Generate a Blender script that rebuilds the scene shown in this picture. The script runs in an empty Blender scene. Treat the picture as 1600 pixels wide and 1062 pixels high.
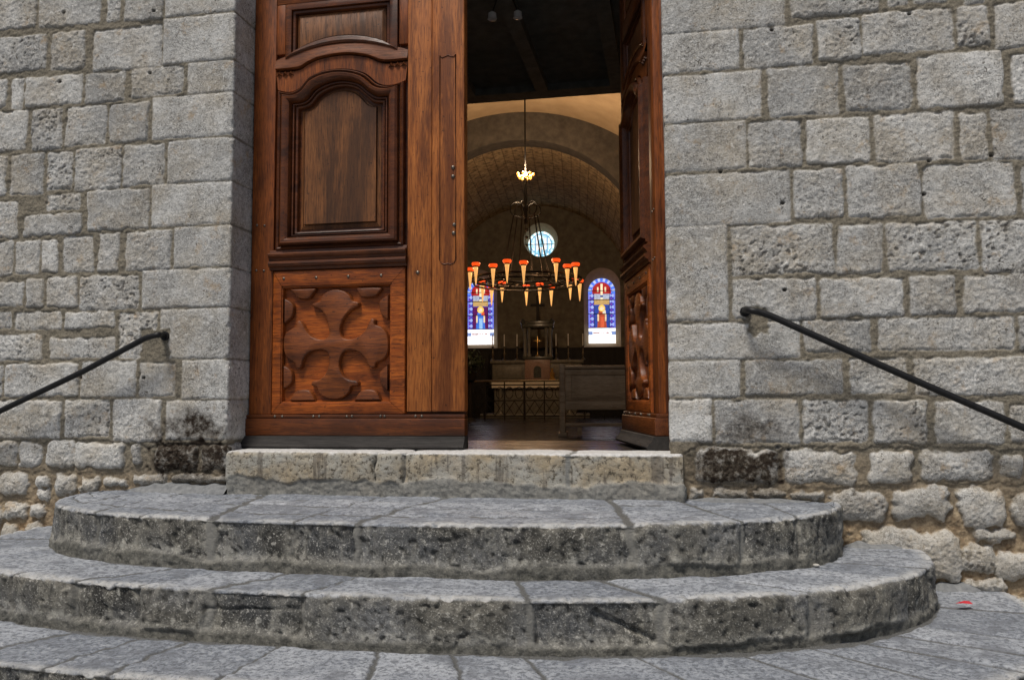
import bpy, bmesh, math, random
import numpy as np
from mathutils import Vector, Matrix
random.seed(7); RNG = np.random.default_rng(7)
PI = math.pi
scene = bpy.context.scene
COL = scene.collection

# ------------------------------------------------------------------ camera
F = 1300.0; YAW, PIT, ROL = 0.18588, 0.07148, -0.00558
CAM = np.array([0.9698, -3.43, 0.2195])
def rayuv(u, v):
    c, s = math.cos(ROL), math.sin(ROL); u, v = c*u-s*v, s*u+c*v
    y = math.cos(PIT)-v*math.sin(PIT); z = math.sin(PIT)+v*math.cos(PIT)
    return np.array([u*math.cos(YAW)-y*math.sin(YAW), u*math.sin(YAW)+y*math.cos(YAW), z])
f0 = rayuv(0, 0); rx = rayuv(1, 0)-f0; uy = rayuv(0, 1)-f0
cam = bpy.data.objects.new('camera', bpy.data.cameras.new('camera')); COL.objects.link(cam)
cam.matrix_world = Matrix(((rx[0], uy[0], -f0[0], CAM[0]), (rx[1], uy[1], -f0[1], CAM[1]), (rx[2], uy[2], -f0[2], CAM[2]), (0, 0, 0, 1)))
cam.data.sensor_width = 36; cam.data.lens = 36*F/1600; cam.data.clip_start = 0.05; cam.data.clip_end = 500
scene.camera = cam
def ray(px, py): return rayuv((px-800)/F, -(py-531)/F)
def atY(px, py, Y=0.0):
    d = ray(px, py); return CAM+d*((Y-CAM[1])/d[1])
def atZ(px, py, Z):
    d = ray(px, py); return CAM+d*((Z-CAM[2])/d[2])

# ------------------------------------------------------------------ sky, sun, exposure
SUN_EL, SUN_AZ = math.radians(64), math.radians(-20)      # azimuth from the facade normal (-Y), negative = to the left
w = bpy.data.worlds.new("World"); scene.world = w; w.use_nodes = True
nt = w.node_tree; bg = nt.nodes['Background']
sky = nt.nodes.new('ShaderNodeTexSky'); sky.sky_type = 'NISHITA'; sky.sun_disc = False
sky.sun_elevation = SUN_EL
sundir = Vector((math.sin(SUN_AZ)*math.cos(SUN_EL), -math.cos(SUN_AZ)*math.cos(SUN_EL), math.sin(SUN_EL)))
sky.sun_rotation = math.atan2(sundir.x, sundir.y)
sky.air_density = 1.0; sky.dust_density = 3.0; sky.ozone_density = 1.0
nt.links.new(sky.outputs[0], bg.inputs[0]); bg.inputs[1].default_value = 0.055
sl = bpy.data.lights.new('sun', 'SUN'); sl.energy = 2.4; sl.angle = math.radians(15); sl.color = (1.0, 0.945, 0.865)
sun = bpy.data.objects.new('sun', sl); COL.objects.link(sun)
sun.rotation_euler = sundir.to_track_quat('Z', 'Y').to_euler()
vs = scene.view_settings
vs.view_transform = 'Standard'; vs.look = 'None'; vs.gamma = 1; vs.exposure = 0.34
scene.render.engine = 'CYCLES'
scene.cycles.max_bounces = 6; scene.cycles.diffuse_bounces = 3; scene.cycles.glossy_bounces = 3
scene.cycles.sample_clamp_indirect = 4

# ------------------------------------------------------------------ helpers: objects
def link(o, parent=None):
    COL.objects.link(o)
    if parent is not None: o.parent = parent
    return o
def tag(o, label=None, cat=None, group=None, kind=None):
    if label: o['label'] = label
    if cat: o['category'] = cat
    if group: o['group'] = group
    if kind: o['kind'] = kind
    return o
def empty(name, loc=(0, 0, 0), rz=0.0, parent=None):
    o = bpy.data.objects.new(name, None); o.location = loc; o.rotation_euler = (0, 0, rz); o.empty_display_size = 0.1
    return link(o, parent)
class MB:
    def __init__(s): s.v = []; s.f = []
    def add(s, vs_, fs):
        b = len(s.v); s.v += [tuple(map(float, p)) for p in vs_]; s.f += [tuple(i+b for i in f) for f in fs]; return s
    def box(s, x0, x1, y0, y1, z0, z1):
        return s.add([(x0, y0, z0), (x1, y0, z0), (x1, y1, z0), (x0, y1, z0), (x0, y0, z1), (x1, y0, z1), (x1, y1, z1), (x0, y1, z1)],
                     [(0, 3, 2, 1), (4, 5, 6, 7), (0, 1, 5, 4), (1, 2, 6, 5), (2, 3, 7, 6), (3, 0, 4, 7)])
    def bbox(s, x0, x1, y0, y1, z0, z1, b=0.006):       # chamfered box
        X, Y, Z = (x0, x1), (y0, y1), (z0, z1)
        bm = bmesh.new(); bmesh.ops.create_cube(bm, size=1)
        for v in bm.verts: v.co = Vector((X[v.co.x > 0], Y[v.co.y > 0], Z[v.co.z > 0]))
        bmesh.ops.bevel(bm, geom=bm.edges[:], offset=b, segments=2, profile=0.5, affect='EDGES')
        bm.verts.index_update()
        s.add([v.co for v in bm.verts], [[v.index for v in f.verts] for f in bm.faces]); bm.free(); return s
    def tube(s, pts, r, n=10, caps=True, closed=False):
        pts = [Vector(p) for p in pts]; m = len(pts); R = r if hasattr(r, '__len__') else [r]*m
        rings = []; ref = Vector((0, 0, 1))
        for i, p in enumerate(pts):
            if closed: t = (pts[(i+1) % m]-pts[i-1])
            else: t = pts[min(i+1, m-1)]-pts[max(i-1, 0)]
            t.normalize()
            a = t.cross(ref)
            if a.length < 1e-3: a = t.cross(Vector((1, 0, 0)))
            a.normalize(); b = a.cross(t)
            rings.append([p+(a*math.cos(2*PI*k/n)+b*math.sin(2*PI*k/n))*R[i] for k in range(n)])
        vs_ = [q for rg in rings for q in rg]; fs = []
        for i in range(m if closed else m-1):
            j = (i+1) % m
            for k in range(n): fs.append((i*n+k, i*n+(k+1) % n, j*n+(k+1) % n, j*n+k))
        if caps and not closed: fs += [tuple(range(n))[::-1], tuple((m-1)*n+k for k in range(n))]
        return s.add(vs_, fs)
    def lathe(s, prof, n=16, c=(0, 0, 0)):
        vs_ = []; fs = []
        for (r, z) in prof:
            for k in range(n): vs_.append((c[0]+r*math.cos(2*PI*k/n), c[1]+r*math.sin(2*PI*k/n), c[2]+z))
        for i in range(len(prof)-1):
            for k in range(n): fs.append((i*n+k, i*n+(k+1) % n, (i+1)*n+(k+1) % n, (i+1)*n+k))
        fs += [tuple(range(n))[::-1], tuple((len(prof)-1)*n+k for k in range(n))]
        return s.add(vs_, fs)
    def build(s, name, mat, parent=None, smooth=35, loc=None):
        me = bpy.data.meshes.new(name); me.from_pydata(s.v, [], s.f); me.update()
        bm = bmesh.new(); bm.from_mesh(me); bmesh.ops.recalc_face_normals(bm, faces=bm.faces); bm.to_mesh(me); bm.free()
        if smooth:
            me.polygons.foreach_set('use_smooth', [True]*len(me.polygons)); me.set_sharp_from_angle(angle=math.radians(smooth))
        me.materials.append(mat)
        o = bpy.data.objects.new(name, me); link(o, parent)
        if loc: o.location = loc
        return o
def grid_obj(name, P, mat, attrs=None, parent=None, flip=False, quadmask=None, cols=None):
    n, m, _ = P.shape
    idx = np.arange(n*m).reshape(n, m)
    q = np.stack([idx[:-1, :-1], idx[1:, :-1], idx[1:, 1:], idx[:-1, 1:]], -1)
    if quadmask is not None: q = q[quadmask]
    q = q.reshape(-1, 4)
    if flip: q = q[:, ::-1]
    q = np.ascontiguousarray(q.astype(np.int32))
    me = bpy.data.meshes.new(name)
    me.vertices.add(n*m); me.vertices.foreach_set('co', P.reshape(-1).astype(np.float32))
    me.loops.add(len(q)*4); me.loops.foreach_set('vertex_index', q.reshape(-1))
    me.polygons.add(len(q)); me.polygons.foreach_set('loop_start', np.arange(0, len(q)*4, 4, dtype=np.int32))
    me.polygons.foreach_set('use_smooth', np.ones(len(q), dtype=bool))
    me.update(calc_edges=True)
    for k, a in (attrs or {}).items():
        at = me.attributes.new(k, 'FLOAT', 'POINT'); at.data.foreach_set('value', a.reshape(-1).astype(np.float32))
    if cols is not None:
        at = me.attributes.new('tone', 'FLOAT_COLOR', 'POINT')
        at.data.foreach_set('color', np.concatenate([cols.reshape(-1, 3), np.ones((n*m, 1))], 1).reshape(-1).astype(np.float32))
    me.materials.append(mat)
    o = bpy.data.objects.new(name, me); return link(o, parent)

# ------------------------------------------------------------------ helpers: noise
PERM = np.tile(RNG.permutation(256), 3); G3 = RNG.normal(size=(256, 3)); G3 /= np.linalg.norm(G3, axis=1)[:, None]; G3 = G3.astype(np.float32)
def pn(x, y, z=0.0):
    x, y, z = np.broadcast_arrays(np.asarray(x, np.float32), np.asarray(y, np.float32), np.asarray(z, np.float32))
    xi, yi, zi = [np.floor(a).astype(np.int64) for a in (x, y, z)]
    xf, yf, zf = x-xi, y-yi, z-zi
    xi &= 255; yi &= 255; zi &= 255
    fd = lambda t: t*t*t*(t*(t*6-15)+10)
    u, v, w_ = fd(xf), fd(yf), fd(zf); out = 0
    for dx in (0, 1):
        for dy in (0, 1):
            for dz in (0, 1):
                g = G3[PERM[PERM[PERM[xi+dx]+yi+dy]+zi+dz]]
                d = g[..., 0]*(xf-dx)+g[..., 1]*(yf-dy)+g[..., 2]*(zf-dz)
                out = out+d*(u if dx else 1-u)*(v if dy else 1-v)*(w_ if dz else 1-w_)
    return out*1.5
def sstep(a, b, x):
    t = np.clip((x-a)/(b-a), 0, 1); return t*t*(3-2*t)

# ------------------------------------------------------------------ helpers: materials
class NT:
    def __init__(s, name):
        s.m = bpy.data.materials.new(name); s.m.use_nodes = True; s.t = s.m.node_tree; s.n = s.t.nodes; s.l = s.t.links
        s.b = s.n['Principled BSDF']; s.tc = None
    def set(s, node, i, v):
        if v is None: return
        if isinstance(v, bpy.types.NodeSocket): s.l.new(v, node.inputs[i])
        else: node.inputs[i].default_value = v
    def coord(s, scale=(1, 1, 1), kind='Object'):
        if s.tc is None: s.tc = s.n.new('ShaderNodeTexCoord')
        mp = s.n.new('ShaderNodeMapping'); mp.inputs['Scale'].default_value = scale
        s.l.new(s.tc.outputs[kind], mp.inputs['Vector']); return mp.outputs[0]
    def noise(s, scale, detail=4, rough=0.55, vec=None, dist=0.0):
        n = s.n.new('ShaderNodeTexNoise'); n.inputs['Scale'].default_value = scale; n.inputs['Detail'].default_value = detail
        n.inputs['Roughness'].default_value = rough; n.inputs['Distortion'].default_value = dist
        s.l.new(vec if vec is not None else s.coord(), n.inputs['Vector']); return n.outputs['Fac']
    def voro(s, scale, vec=None, feat='F1', rnd=1.0):
        n = s.n.new('ShaderNodeTexVoronoi'); n.feature = feat; n.inputs['Scale'].default_value = scale; n.inputs['Randomness'].default_value = rnd
        s.l.new(vec if vec is not None else s.coord(), n.inputs['Vector']); return n.outputs['Distance']
    def ramp(s, x, stops, interp='LINEAR'):
        r = s.n.new('ShaderNodeValToRGB'); r.color_ramp.interpolation = interp; e = r.color_ramp.elements
        while len(e) < len(stops): e.new(0.5)
        for i, (p, c) in enumerate(stops):
            e[i].position = p; e[i].color = (c, c, c, 1) if not hasattr(c, '__len__') else (*c, 1)
        s.l.new(x, r.inputs[0]); return r.outputs[0]
    def mix(s, fac, a, b, mode='MIX'):
        m = s.n.new('ShaderNodeMix'); m.data_type = 'RGBA'; m.blend_type = mode
        c = lambda v: (*v, 1) if isinstance(v, (tuple, list)) and len(v) == 3 else v
        s.set(m, 0, fac); s.set(m, 6, c(a)); s.set(m, 7, c(b)); return m.outputs[2]
    def math(s, op, a, b=None, clamp=False):
        m = s.n.new('ShaderNodeMath'); m.operation = op; m.use_clamp = clamp; s.set(m, 0, a); s.set(m, 1, b); return m.outputs[0]
    def attr(s, name, out='Fac'):
        a = s.n.new('ShaderNodeAttribute'); a.attribute_name = name; return a.outputs[out]
    def bump(s, h, strength=0.5, dist=0.01, prev=None):
        b = s.n.new('ShaderNodeBump'); b.inputs['Strength'].default_value = strength; b.inputs['Distance'].default_value = dist
        s.l.new(h, b.inputs['Height'])
        if prev is not None: s.l.new(prev, b.inputs['Normal'])
        return b.outputs[0]
    def out(s, col, rough=0.8, normal=None, metal=0.0, spec=None, coat=None):
        c = (*col, 1) if isinstance(col, tuple) else col
        s.set(s.b, 'Base Color', c); s.set(s.b, 'Roughness', rough); s.set(s.b, 'Metallic', metal)
        if normal is not None: s.set(s.b, 'Normal', normal)
        if spec is not None: s.set(s.b, 'Specular IOR Level', spec)
        if coat: s.set(s.b, 'Coat Weight', coat); s.set(s.b, 'Coat Roughness', 0.25)
        return s.m

def mat_masonry():
    t = NT('limestone_masonry')
    mortar, pit, rnd, stain, warm = [t.attr(k) for k in ('mortar', 'pit', 'rnd', 'stain', 'warm')]
    big = t.noise(4.5, 5, 0.6); mid = t.noise(34, 7, 0.75); fine = t.noise(150, 5, 0.75)
    worm = t.noise(62, 4, 0.65, dist=1.6); zone = t.noise(7.5, 3, 0.5); rust = t.noise(10, 6, 0.7)
    sq = t.noise(46, 4, 0.7, dist=0.9); sq2 = t.noise(95, 3, 0.7, dist=0.6); zone2 = t.noise(5.2, 4, 0.6)
    line = t.ramp(sq, [(0.455, 0), (0.487, 1), (0.50, 1), (0.53, 0)]); line2 = t.ramp(sq2, [(0.44, 0), (0.48, 1), (0.50, 1), (0.54, 0)])
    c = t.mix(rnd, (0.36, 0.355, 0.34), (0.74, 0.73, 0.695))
    c = t.mix(t.ramp(big, [(0.43, 0), (0.64, 0.75)]), c, (0.44, 0.385, 0.30))
    c = t.mix(t.ramp(mid, [(0.36, 0.5), (0.48, 0)]), c, (0.24, 0.23, 0.21))
    c = t.mix(t.ramp(mid, [(0.53, 0), (0.64, 0.7)]), c, (0.76, 0.75, 0.71))
    c = t.mix(t.ramp(fine, [(0.36, 0.8), (0.45, 0)]), c, (0.12, 0.115, 0.10))
    c = t.mix(t.ramp(fine, [(0.55, 0), (0.64, 0.5)]), c, (0.80, 0.79, 0.76))
    zl_ = t.ramp(zone2, [(0.40, 0.06), (0.62, 0.75)])
    c = t.mix(t.math('MULTIPLY', line, zl_), c, (0.10, 0.095, 0.085))
    c = t.mix(t.math('MULTIPLY', line2, t.math('MULTIPLY', zl_, 0.5)), c, (0.14, 0.13, 0.115))
    w_ = t.math('MULTIPLY', t.ramp(worm, [(0.37, 0.9), (0.42, 0)]), t.ramp(zone, [(0.44, 0.1), (0.6, 1)]))
    c = t.mix(w_, c, (0.09, 0.08, 0.065))
    c = t.mix(t.math('MULTIPLY', pit, 0.85), c, (0.06, 0.052, 0.042))
    c = t.mix(t.ramp(rust, [(0.57, 0), (0.68, 0.6)]), c, (0.40, 0.285, 0.165))
    mo = t.mix(t.ramp(fine, [(0.34, 0), (0.62, 1)]), (0.125, 0.108, 0.08), (0.27, 0.24, 0.185))
    mow = t.mix(t.ramp(mid, [(0.38, 0), (0.62, 1)]), (0.20, 0.13, 0.07), (0.50, 0.38, 0.24))
    mo = t.mix(warm, mo, mow)
    c = t.mix(t.math('MULTIPLY', warm, 0.3), c, (0.46, 0.39, 0.28))
    c = t.mix(mortar, c, mo)
    soot = t.mix(t.ramp(mid, [(0.42, 0), (0.64, 1)]), (0.022, 0.014, 0.009), (0.10, 0.082, 0.06))
    c = t.mix(t.math('MULTIPLY', stain, t.ramp(mid, [(0.40, 1.3), (0.66, 0.65)]), True), c, soot)
    n1 = t.bump(mid, 0.5, 0.007); n2 = t.bump(fine, 0.9, 0.0035, n1); n3 = t.bump(worm, 0.6, 0.005, n2); n3 = t.bump(line, -0.5, 0.004, n3)
    return t.out(c, 0.9, n3, spec=0.2)

def mat_steps():
    t = NT('worn_step_stone')
    mortar, ris, rnd, pit, worn = [t.attr(k) for k in ('mortar', 'riser', 'rnd', 'pit', 'worn')]
    v = t.coord((1, 1, 1)); vs_ = t.coord((0.4, 1.3, 1.3))
    big = t.noise(6, 5, 0.6, v); mid = t.noise(40, 6, 0.72, v); fine = t.noise(160, 4, 0.75, v)
    streak = t.noise(58, 5, 0.72, v, 0.2); drip = t.noise(22, 5, 0.65, t.coord((1, 1, 0.16)))
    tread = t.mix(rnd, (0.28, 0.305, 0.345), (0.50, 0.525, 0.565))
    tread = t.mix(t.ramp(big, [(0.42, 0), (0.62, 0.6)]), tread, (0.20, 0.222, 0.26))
    tread = t.mix(t.ramp(streak, [(0.44, 0.6), (0.49, 0)]), tread, (0.075, 0.082, 0.095))
    tread = t.mix(t.ramp(fine, [(0.36, 0.7), (0.46, 0)]), tread, (0.11, 0.115, 0.125))
    patch = t.noise(13, 4, 0.6, v)
    tread = t.mix(t.math('MULTIPLY', t.ramp(streak, [(0.53, 0), (0.60, 1)]), t.ramp(patch, [(0.42, 0.05), (0.6, 0.5)])), tread, (0.58, 0.595, 0.62))
    tread = t.mix(t.ramp(patch, [(0.36, 0.65), (0.48, 0)]), tread, (0.17, 0.18, 0.20))
    tread = t.mix(t.math('MULTIPLY', worn, t.ramp(mid, [(0.38, 0.2), (0.5, 0.85)])), tread, (0.62, 0.61, 0.58))
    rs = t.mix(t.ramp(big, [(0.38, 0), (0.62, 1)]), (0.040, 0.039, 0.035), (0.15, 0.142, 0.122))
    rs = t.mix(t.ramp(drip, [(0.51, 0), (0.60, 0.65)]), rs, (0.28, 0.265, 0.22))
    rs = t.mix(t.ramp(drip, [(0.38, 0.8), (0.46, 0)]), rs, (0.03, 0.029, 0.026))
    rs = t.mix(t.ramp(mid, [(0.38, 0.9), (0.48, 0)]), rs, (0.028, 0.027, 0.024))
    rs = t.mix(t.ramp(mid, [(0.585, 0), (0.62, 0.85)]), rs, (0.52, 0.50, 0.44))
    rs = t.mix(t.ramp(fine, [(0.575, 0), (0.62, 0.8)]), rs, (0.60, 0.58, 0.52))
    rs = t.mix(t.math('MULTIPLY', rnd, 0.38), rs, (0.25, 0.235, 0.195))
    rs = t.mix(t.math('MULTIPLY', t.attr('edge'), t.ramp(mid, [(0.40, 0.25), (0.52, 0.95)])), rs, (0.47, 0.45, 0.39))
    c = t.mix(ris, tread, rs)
    c = t.mix(pit, c, (0.04, 0.038, 0.033))
    mo = t.mix(t.ramp(fine, [(0.33, 0), (0.66, 1)]), (0.075, 0.076, 0.074), (0.19, 0.19, 0.18))
    mor = t.mix(t.ramp(mid, [(0.35, 0), (0.62, 1)]), (0.07, 0.069, 0.06), (0.22, 0.21, 0.175))
    mor = t.mix(t.attr('base'), (0.27, 0.262, 0.235), mor)
    c = t.mix(mortar, c, t.mix(ris, mo, mor))
    n1 = t.bump(mid, 0.75, 0.009); n2 = t.bump(fine, 0.8, 0.0035, n1); n3 = t.bump(streak, 0.5, 0.004, n2)
    return t.out(c, t.ramp(big, [(0.3, 0.55), (0.7, 0.8)]), n3, spec=0.35)

def mat_threshold():
    t = NT('threshold_limestone')
    mortar, ris, rnd = [t.attr(k) for k in ('mortar', 'riser', 'rnd')]
    big = t.noise(7, 5, 0.6); mid = t.noise(60, 5, 0.7); fine = t.noise(200, 3, 0.7)
    drip = t.noise(14, 3, 0.5, t.coord((1.6, 1, 0.12)))
    top = t.mix(t.ramp(mid, [(0.35, 0), (0.6, 1)]), (0.42, 0.415, 0.40), (0.66, 0.65, 0.63))
    c = t.mix(t.ramp(big, [(0.4, 0), (0.62, 1)]), (0.36, 0.345, 0.30), (0.36, 0.295, 0.20))
    c = t.mix(t.ramp(mid, [(0.38, 0.95), (0.48, 0)]), c, (0.085, 0.07, 0.048))
    c = t.mix(t.ramp(fine, [(0.58, 0), (0.7, 0.6)]), c, (0.58, 0.54, 0.45))
    c = t.mix(t.ramp(drip, [(0.60, 0), (0.66, 0.6)]), c, (0.085, 0.07, 0.055))
    c = t.mix(ris, top, c)
    mo = t.mix(t.ramp(mid, [(0.3, 0), (0.7, 1)]), (0.15, 0.15, 0.14), (0.28, 0.275, 0.25))
    c = t.mix(mortar, c, mo)
    return t.out(c, 0.85, t.bump(fine, 0.6, 0.004, t.bump(mid, 0.7, 0.008)), spec=0.3)

def mat_wood(name, a, b, dark, axis='Z', rough=0.42, wear=0.5, spec=0.3):
    t = NT(name)
    sc = dict(Z=(9, 9, 0.55), X=(0.55, 9, 9))[axis]
    g = t.noise(5.5, 6, 0.62, t.coord(sc), 1.4); fg = t.noise(28, 4, 0.6, t.coord(sc), 0.4)
    bl = t.noise(3.4, 4, 0.6); sp = t.noise(60, 3, 0.6)
    c = t.mix(t.ramp(g, [(0.28, 0), (0.72, 1)]), a, b)
    c = t.mix(t.ramp(fg, [(0.34, 0.75), (0.52, 0)]), c, dark)
    lg = t.noise(2.2, 5, 0.65, t.coord(dict(Z=(4, 4, 0.5), X=(0.5, 4, 4))[axis]), 0.8)
    c = t.mix(t.ramp(bl, [(0.46, 0), (0.66, wear)]), c, dark)
    c = t.mix(t.ramp(lg, [(0.50, 0), (0.62, 0.7)]), c, dark)
    c = t.mix(t.ramp(sp, [(0.28, 0.7), (0.34, 0)]), c, (0.012, 0.006, 0.003))
    r = t.ramp(fg, [(0.3, rough+0.18), (0.7, rough)])
    return t.out(c, r, t.bump(bl, 0.15, 0.01, t.bump(fg, 0.22, 0.0025)), spec=spec)

def mat_simple(name, c1, c2, scale=20, rough=0.6, metal=0.0, bump=0.2, spec=None):
    t = NT(name); n = t.noise(scale, 5, 0.6)
    return t.out(t.mix(t.ramp(n, [(0.3, 0), (0.7, 1)]), c1, c2), rough, t.bump(n, bump, 0.01), metal, spec)
def mat_emit(name, col, strength, base=(0.5, 0.3, 0.1)):
    t = NT(name); t.out(base, 0.4); n = t.noise(14, 3)
    t.set(t.b, 'Emission Color', t.mix(t.ramp(n, [(0.3, 0), (0.7, 1)]), tuple(x*0.75 for x in col), col)); t.set(t.b, 'Emission Strength', strength); return t.m
def mat_glass(strength):
    t = NT('stained_glass'); a = t.attr('tone', 'Color'); n = t.noise(30, 3)
    c = t.mix(t.ramp(n, [(0.3, 0.45), (0.6, 0)]), a, (0.02, 0.02, 0.03), 'MULTIPLY')
    t.out(a, 0.3); t.set(t.b, 'Emission Color', c); t.set(t.b, 'Emission Strength', strength); return t.m

M = dict(
    wall=mat_masonry(), step=mat_steps(), thr=mat_threshold(),
    wood=mat_wood('varnished_walnut', (0.15, 0.036, 0.008), (0.37, 0.103, 0.019), (0.035, 0.009, 0.003)),
    woodx=mat_wood('varnished_walnut_rail', (0.12, 0.032, 0.008), (0.27, 0.080, 0.018), (0.035, 0.009, 0.003), 'X'),
    woodcarv=mat_wood('carved_dark_walnut', (0.125, 0.032, 0.008), (0.29, 0.082, 0.017), (0.03, 0.008, 0.003), 'X', 0.34, 0.5, 0.36),
    woodred=mat_wood('reddish_walnut', (0.21, 0.040, 0.006), (0.54, 0.140, 0.019), (0.035, 0.008, 0.002), 'X', 0.36),
    woodpan=mat_wood('faded_walnut_panel', (0.12, 0.042, 0.013), (0.27, 0.105, 0.032), (0.035, 0.014, 0.006), 'Z', 0.5, 0.65),
    woodlite=mat_wood('sun_bleached_board', (0.28, 0.078, 0.015), (0.54, 0.185, 0.042), (0.085, 0.020, 0.005), 'Z', 0.4, 0.35),
    woodmould=mat_wood('dark_moulding_wood', (0.075, 0.020, 0.006), (0.19, 0.055, 0.013), (0.022, 0.007, 0.003), 'X', 0.32, 0.5, 0.34),
    woodgrey=mat_wood('weathered_grey_wood', (0.018, 0.016, 0.015), (0.055, 0.049, 0.044), (0.018, 0.016, 0.015), 'X', 0.7),
    pew=mat_wood('oak_pew_wood', (0.36, 0.26, 0.17), (0.52, 0.39, 0.275), (0.20, 0.135, 0.085), 'X', 0.45),
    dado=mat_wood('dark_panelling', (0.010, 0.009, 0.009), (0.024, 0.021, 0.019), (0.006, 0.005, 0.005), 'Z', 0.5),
    iron=mat_simple('black_iron', (0.006, 0.006, 0.0065), (0.018, 0.017, 0.017), 40, 0.5, 0.4, 0.15),
    stud=mat_simple('dull_iron_stud', (0.10, 0.085, 0.07), (0.24, 0.20, 0.16), 90, 0.4, 0.85, 0.3),
    plaster=mat_simple('cream_vault_plaster', (0.30, 0.22, 0.135), (0.40, 0.30, 0.19), 3, 0.9, 0, 0.2),
    archst=mat_simple('shaded_arch_stone', (0.035, 0.031, 0.027), (0.075, 0.065, 0.055), 7, 0.9, 0, 0.5),  # shade of the backlit arch face put into the stone colour
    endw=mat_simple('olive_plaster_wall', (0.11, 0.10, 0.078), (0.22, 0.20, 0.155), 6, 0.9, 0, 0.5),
    reveal=mat_simple('window_reveal_plaster', (0.40, 0.32, 0.19), (0.52, 0.42, 0.27), 9, 0.85, 0, 0.2),
    loft=mat_simple('dark_loft_boards', (0.10, 0.112, 0.108), (0.2, 0.22, 0.21), 12, 0.75, 0, 0.4),
    marble=mat_simple('grey_altar_stone', (0.11, 0.105, 0.088), (0.21, 0.20, 0.165), 14, 0.45, 0, 0.2),
    marble2=mat_simple('dark_green_marble', (0.03, 0.036, 0.033), (0.085, 0.09, 0.08), 20, 0.25, 0, 0.1),
    pink=mat_simple('rose_marble', (0.22, 0.13, 0.10), (0.34, 0.22, 0.18), 22, 0.4),
    cloth=mat_simple('white_altar_linen', (0.72, 0.66, 0.54), (0.82, 0.77, 0.66), 30, 0.9, 0, 0.2),
    gold=mat_simple('gilded_metal', (0.72, 0.42, 0.12), (0.9, 0.62, 0.22), 60, 0.3, 0.9, 0.4),
    brass=mat_simple('dark_brass', (0.10, 0.08, 0.05), (0.24, 0.19, 0.12), 50, 0.35, 0.8, 0.2),
    candle=mat_simple('wax_candle', (0.66, 0.64, 0.58), (0.8, 0.78, 0.72), 30, 0.5),
    cone=mat_emit('lit_cone_shade', (1.0, 0.50, 0.15), 0.85, (0.7, 0.45, 0.2)),
    bowl=mat_emit('red_glass_bowl', (1.0, 0.085, 0.010), 1.0, (0.5, 0.04, 0.02)),
    bulb=mat_emit('bright_bulb', (1.0, 0.62, 0.25), 12.0),
    bulbs=mat_emit('small_amber_bulb', (1.0, 0.36, 0.06), 2.2),
    spot=mat_simple('spot_glass', (0.75, 0.77, 0.78), (0.9, 0.9, 0.9), 30, 0.15),
    petal=mat_simple('red_petal', (0.45, 0.01, 0.025), (0.6, 0.03, 0.04), 60, 0.6),
    pebble=mat_simple('white_pebble', (0.34, 0.32, 0.28), (0.5, 0.48, 0.44), 60, 0.8),
    glass=mat_glass(0.95), lead=mat_simple('lead_bar', (0.012, 0.012, 0.014), (0.03, 0.03, 0.032), 50, 0.6),
    leaf=mat_simple('dark_foliage', (0.012, 0.022, 0.012), (0.04, 0.06, 0.03), 30, 0.6),
)
def mat_vaultstone():
    t = NT('brown_vault_blocks')
    br = t.n.new('ShaderNodeTexBrick'); t.l.new(t.attr('vuv', 'Vector'), br.inputs['Vector'])
    br.inputs['Scale'].default_value = 1; br.inputs['Brick Width'].default_value = 0.42; br.inputs['Row Height'].default_value = 0.2
    br.inputs['Mortar Size'].default_value = 0.012; br.inputs['Color1'].default_value = (0.36, 0.26, 0.14, 1)
    br.inputs['Color2'].default_value = (0.46, 0.35, 0.2, 1); br.inputs['Mortar'].default_value = (0.22, 0.155, 0.085, 1)
    n = t.noise(9, 6, 0.7)
    c = t.mix(t.ramp(n, [(0.38, 0.8), (0.52, 0)]), br.outputs['Color'], (0.09, 0.07, 0.045))
    c = t.mix(t.ramp(n, [(0.54, 0), (0.66, 0.6)]), c, (0.60, 0.49, 0.31))
    return t.out(c, 0.9, t.bump(br.outputs['Fac'], -0.5, 0.02, t.bump(n, 0.7, 0.02)))
M['vault'] = mat_vaultstone()
def mat_floor():
    t = NT('polished_dark_floor'); n = t.noise(6, 5, 0.6, t.coord((0.5, 4, 1))); f = t.noise(30, 3)
    c = t.mix(t.ramp(n, [(0.3, 0), (0.7, 1)]), (0.007, 0.007, 0.008), (0.026, 0.025, 0.025))
    return t.out(c, t.ramp(n, [(0.3, 0.14), (0.7, 0.34)]), t.bump(f, 0.06, 0.004), spec=0.16)
M['floor'] = mat_floor()
def mat_ground():
    t = NT('grey_paving'); n = t.noise(9, 6, 0.65); v = t.voro(2.6, feat='DISTANCE_TO_EDGE')
    c = t.mix(t.ramp(n, [(0.3, 0), (0.7, 1)]), (0.13, 0.135, 0.14), (0.28, 0.28, 0.28))
    c = t.mix(t.ramp(v, [(0.0, 0.8), (0.03, 0)]), c, (0.06, 0.06, 0.06))
    return t.out(c, 0.85, t.bump(n, 0.5, 0.02))
M['ground'] = mat_ground()

# ------------------------------------------------------------------ ground
FLOOR_Z = -0.2
Z1, Z2, Z3, ZG = -0.182, -0.35, -0.50, -0.66
mb = MB(); mb.box(-150, 150, -150, 0.3, ZG-0.3, ZG); tag(mb.build('pavement', M['ground'], smooth=0), kind='structure')

# ------------------------------------------------------------------ church: facade masonry
XA = 0.9715; REV = 0.2; DOOR_H = 2.72
church = empty('church', (0, 0, 0))
tag(church, 'pale grey limestone church with a rough block facade and a vaulted nave inside', 'church')

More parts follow.
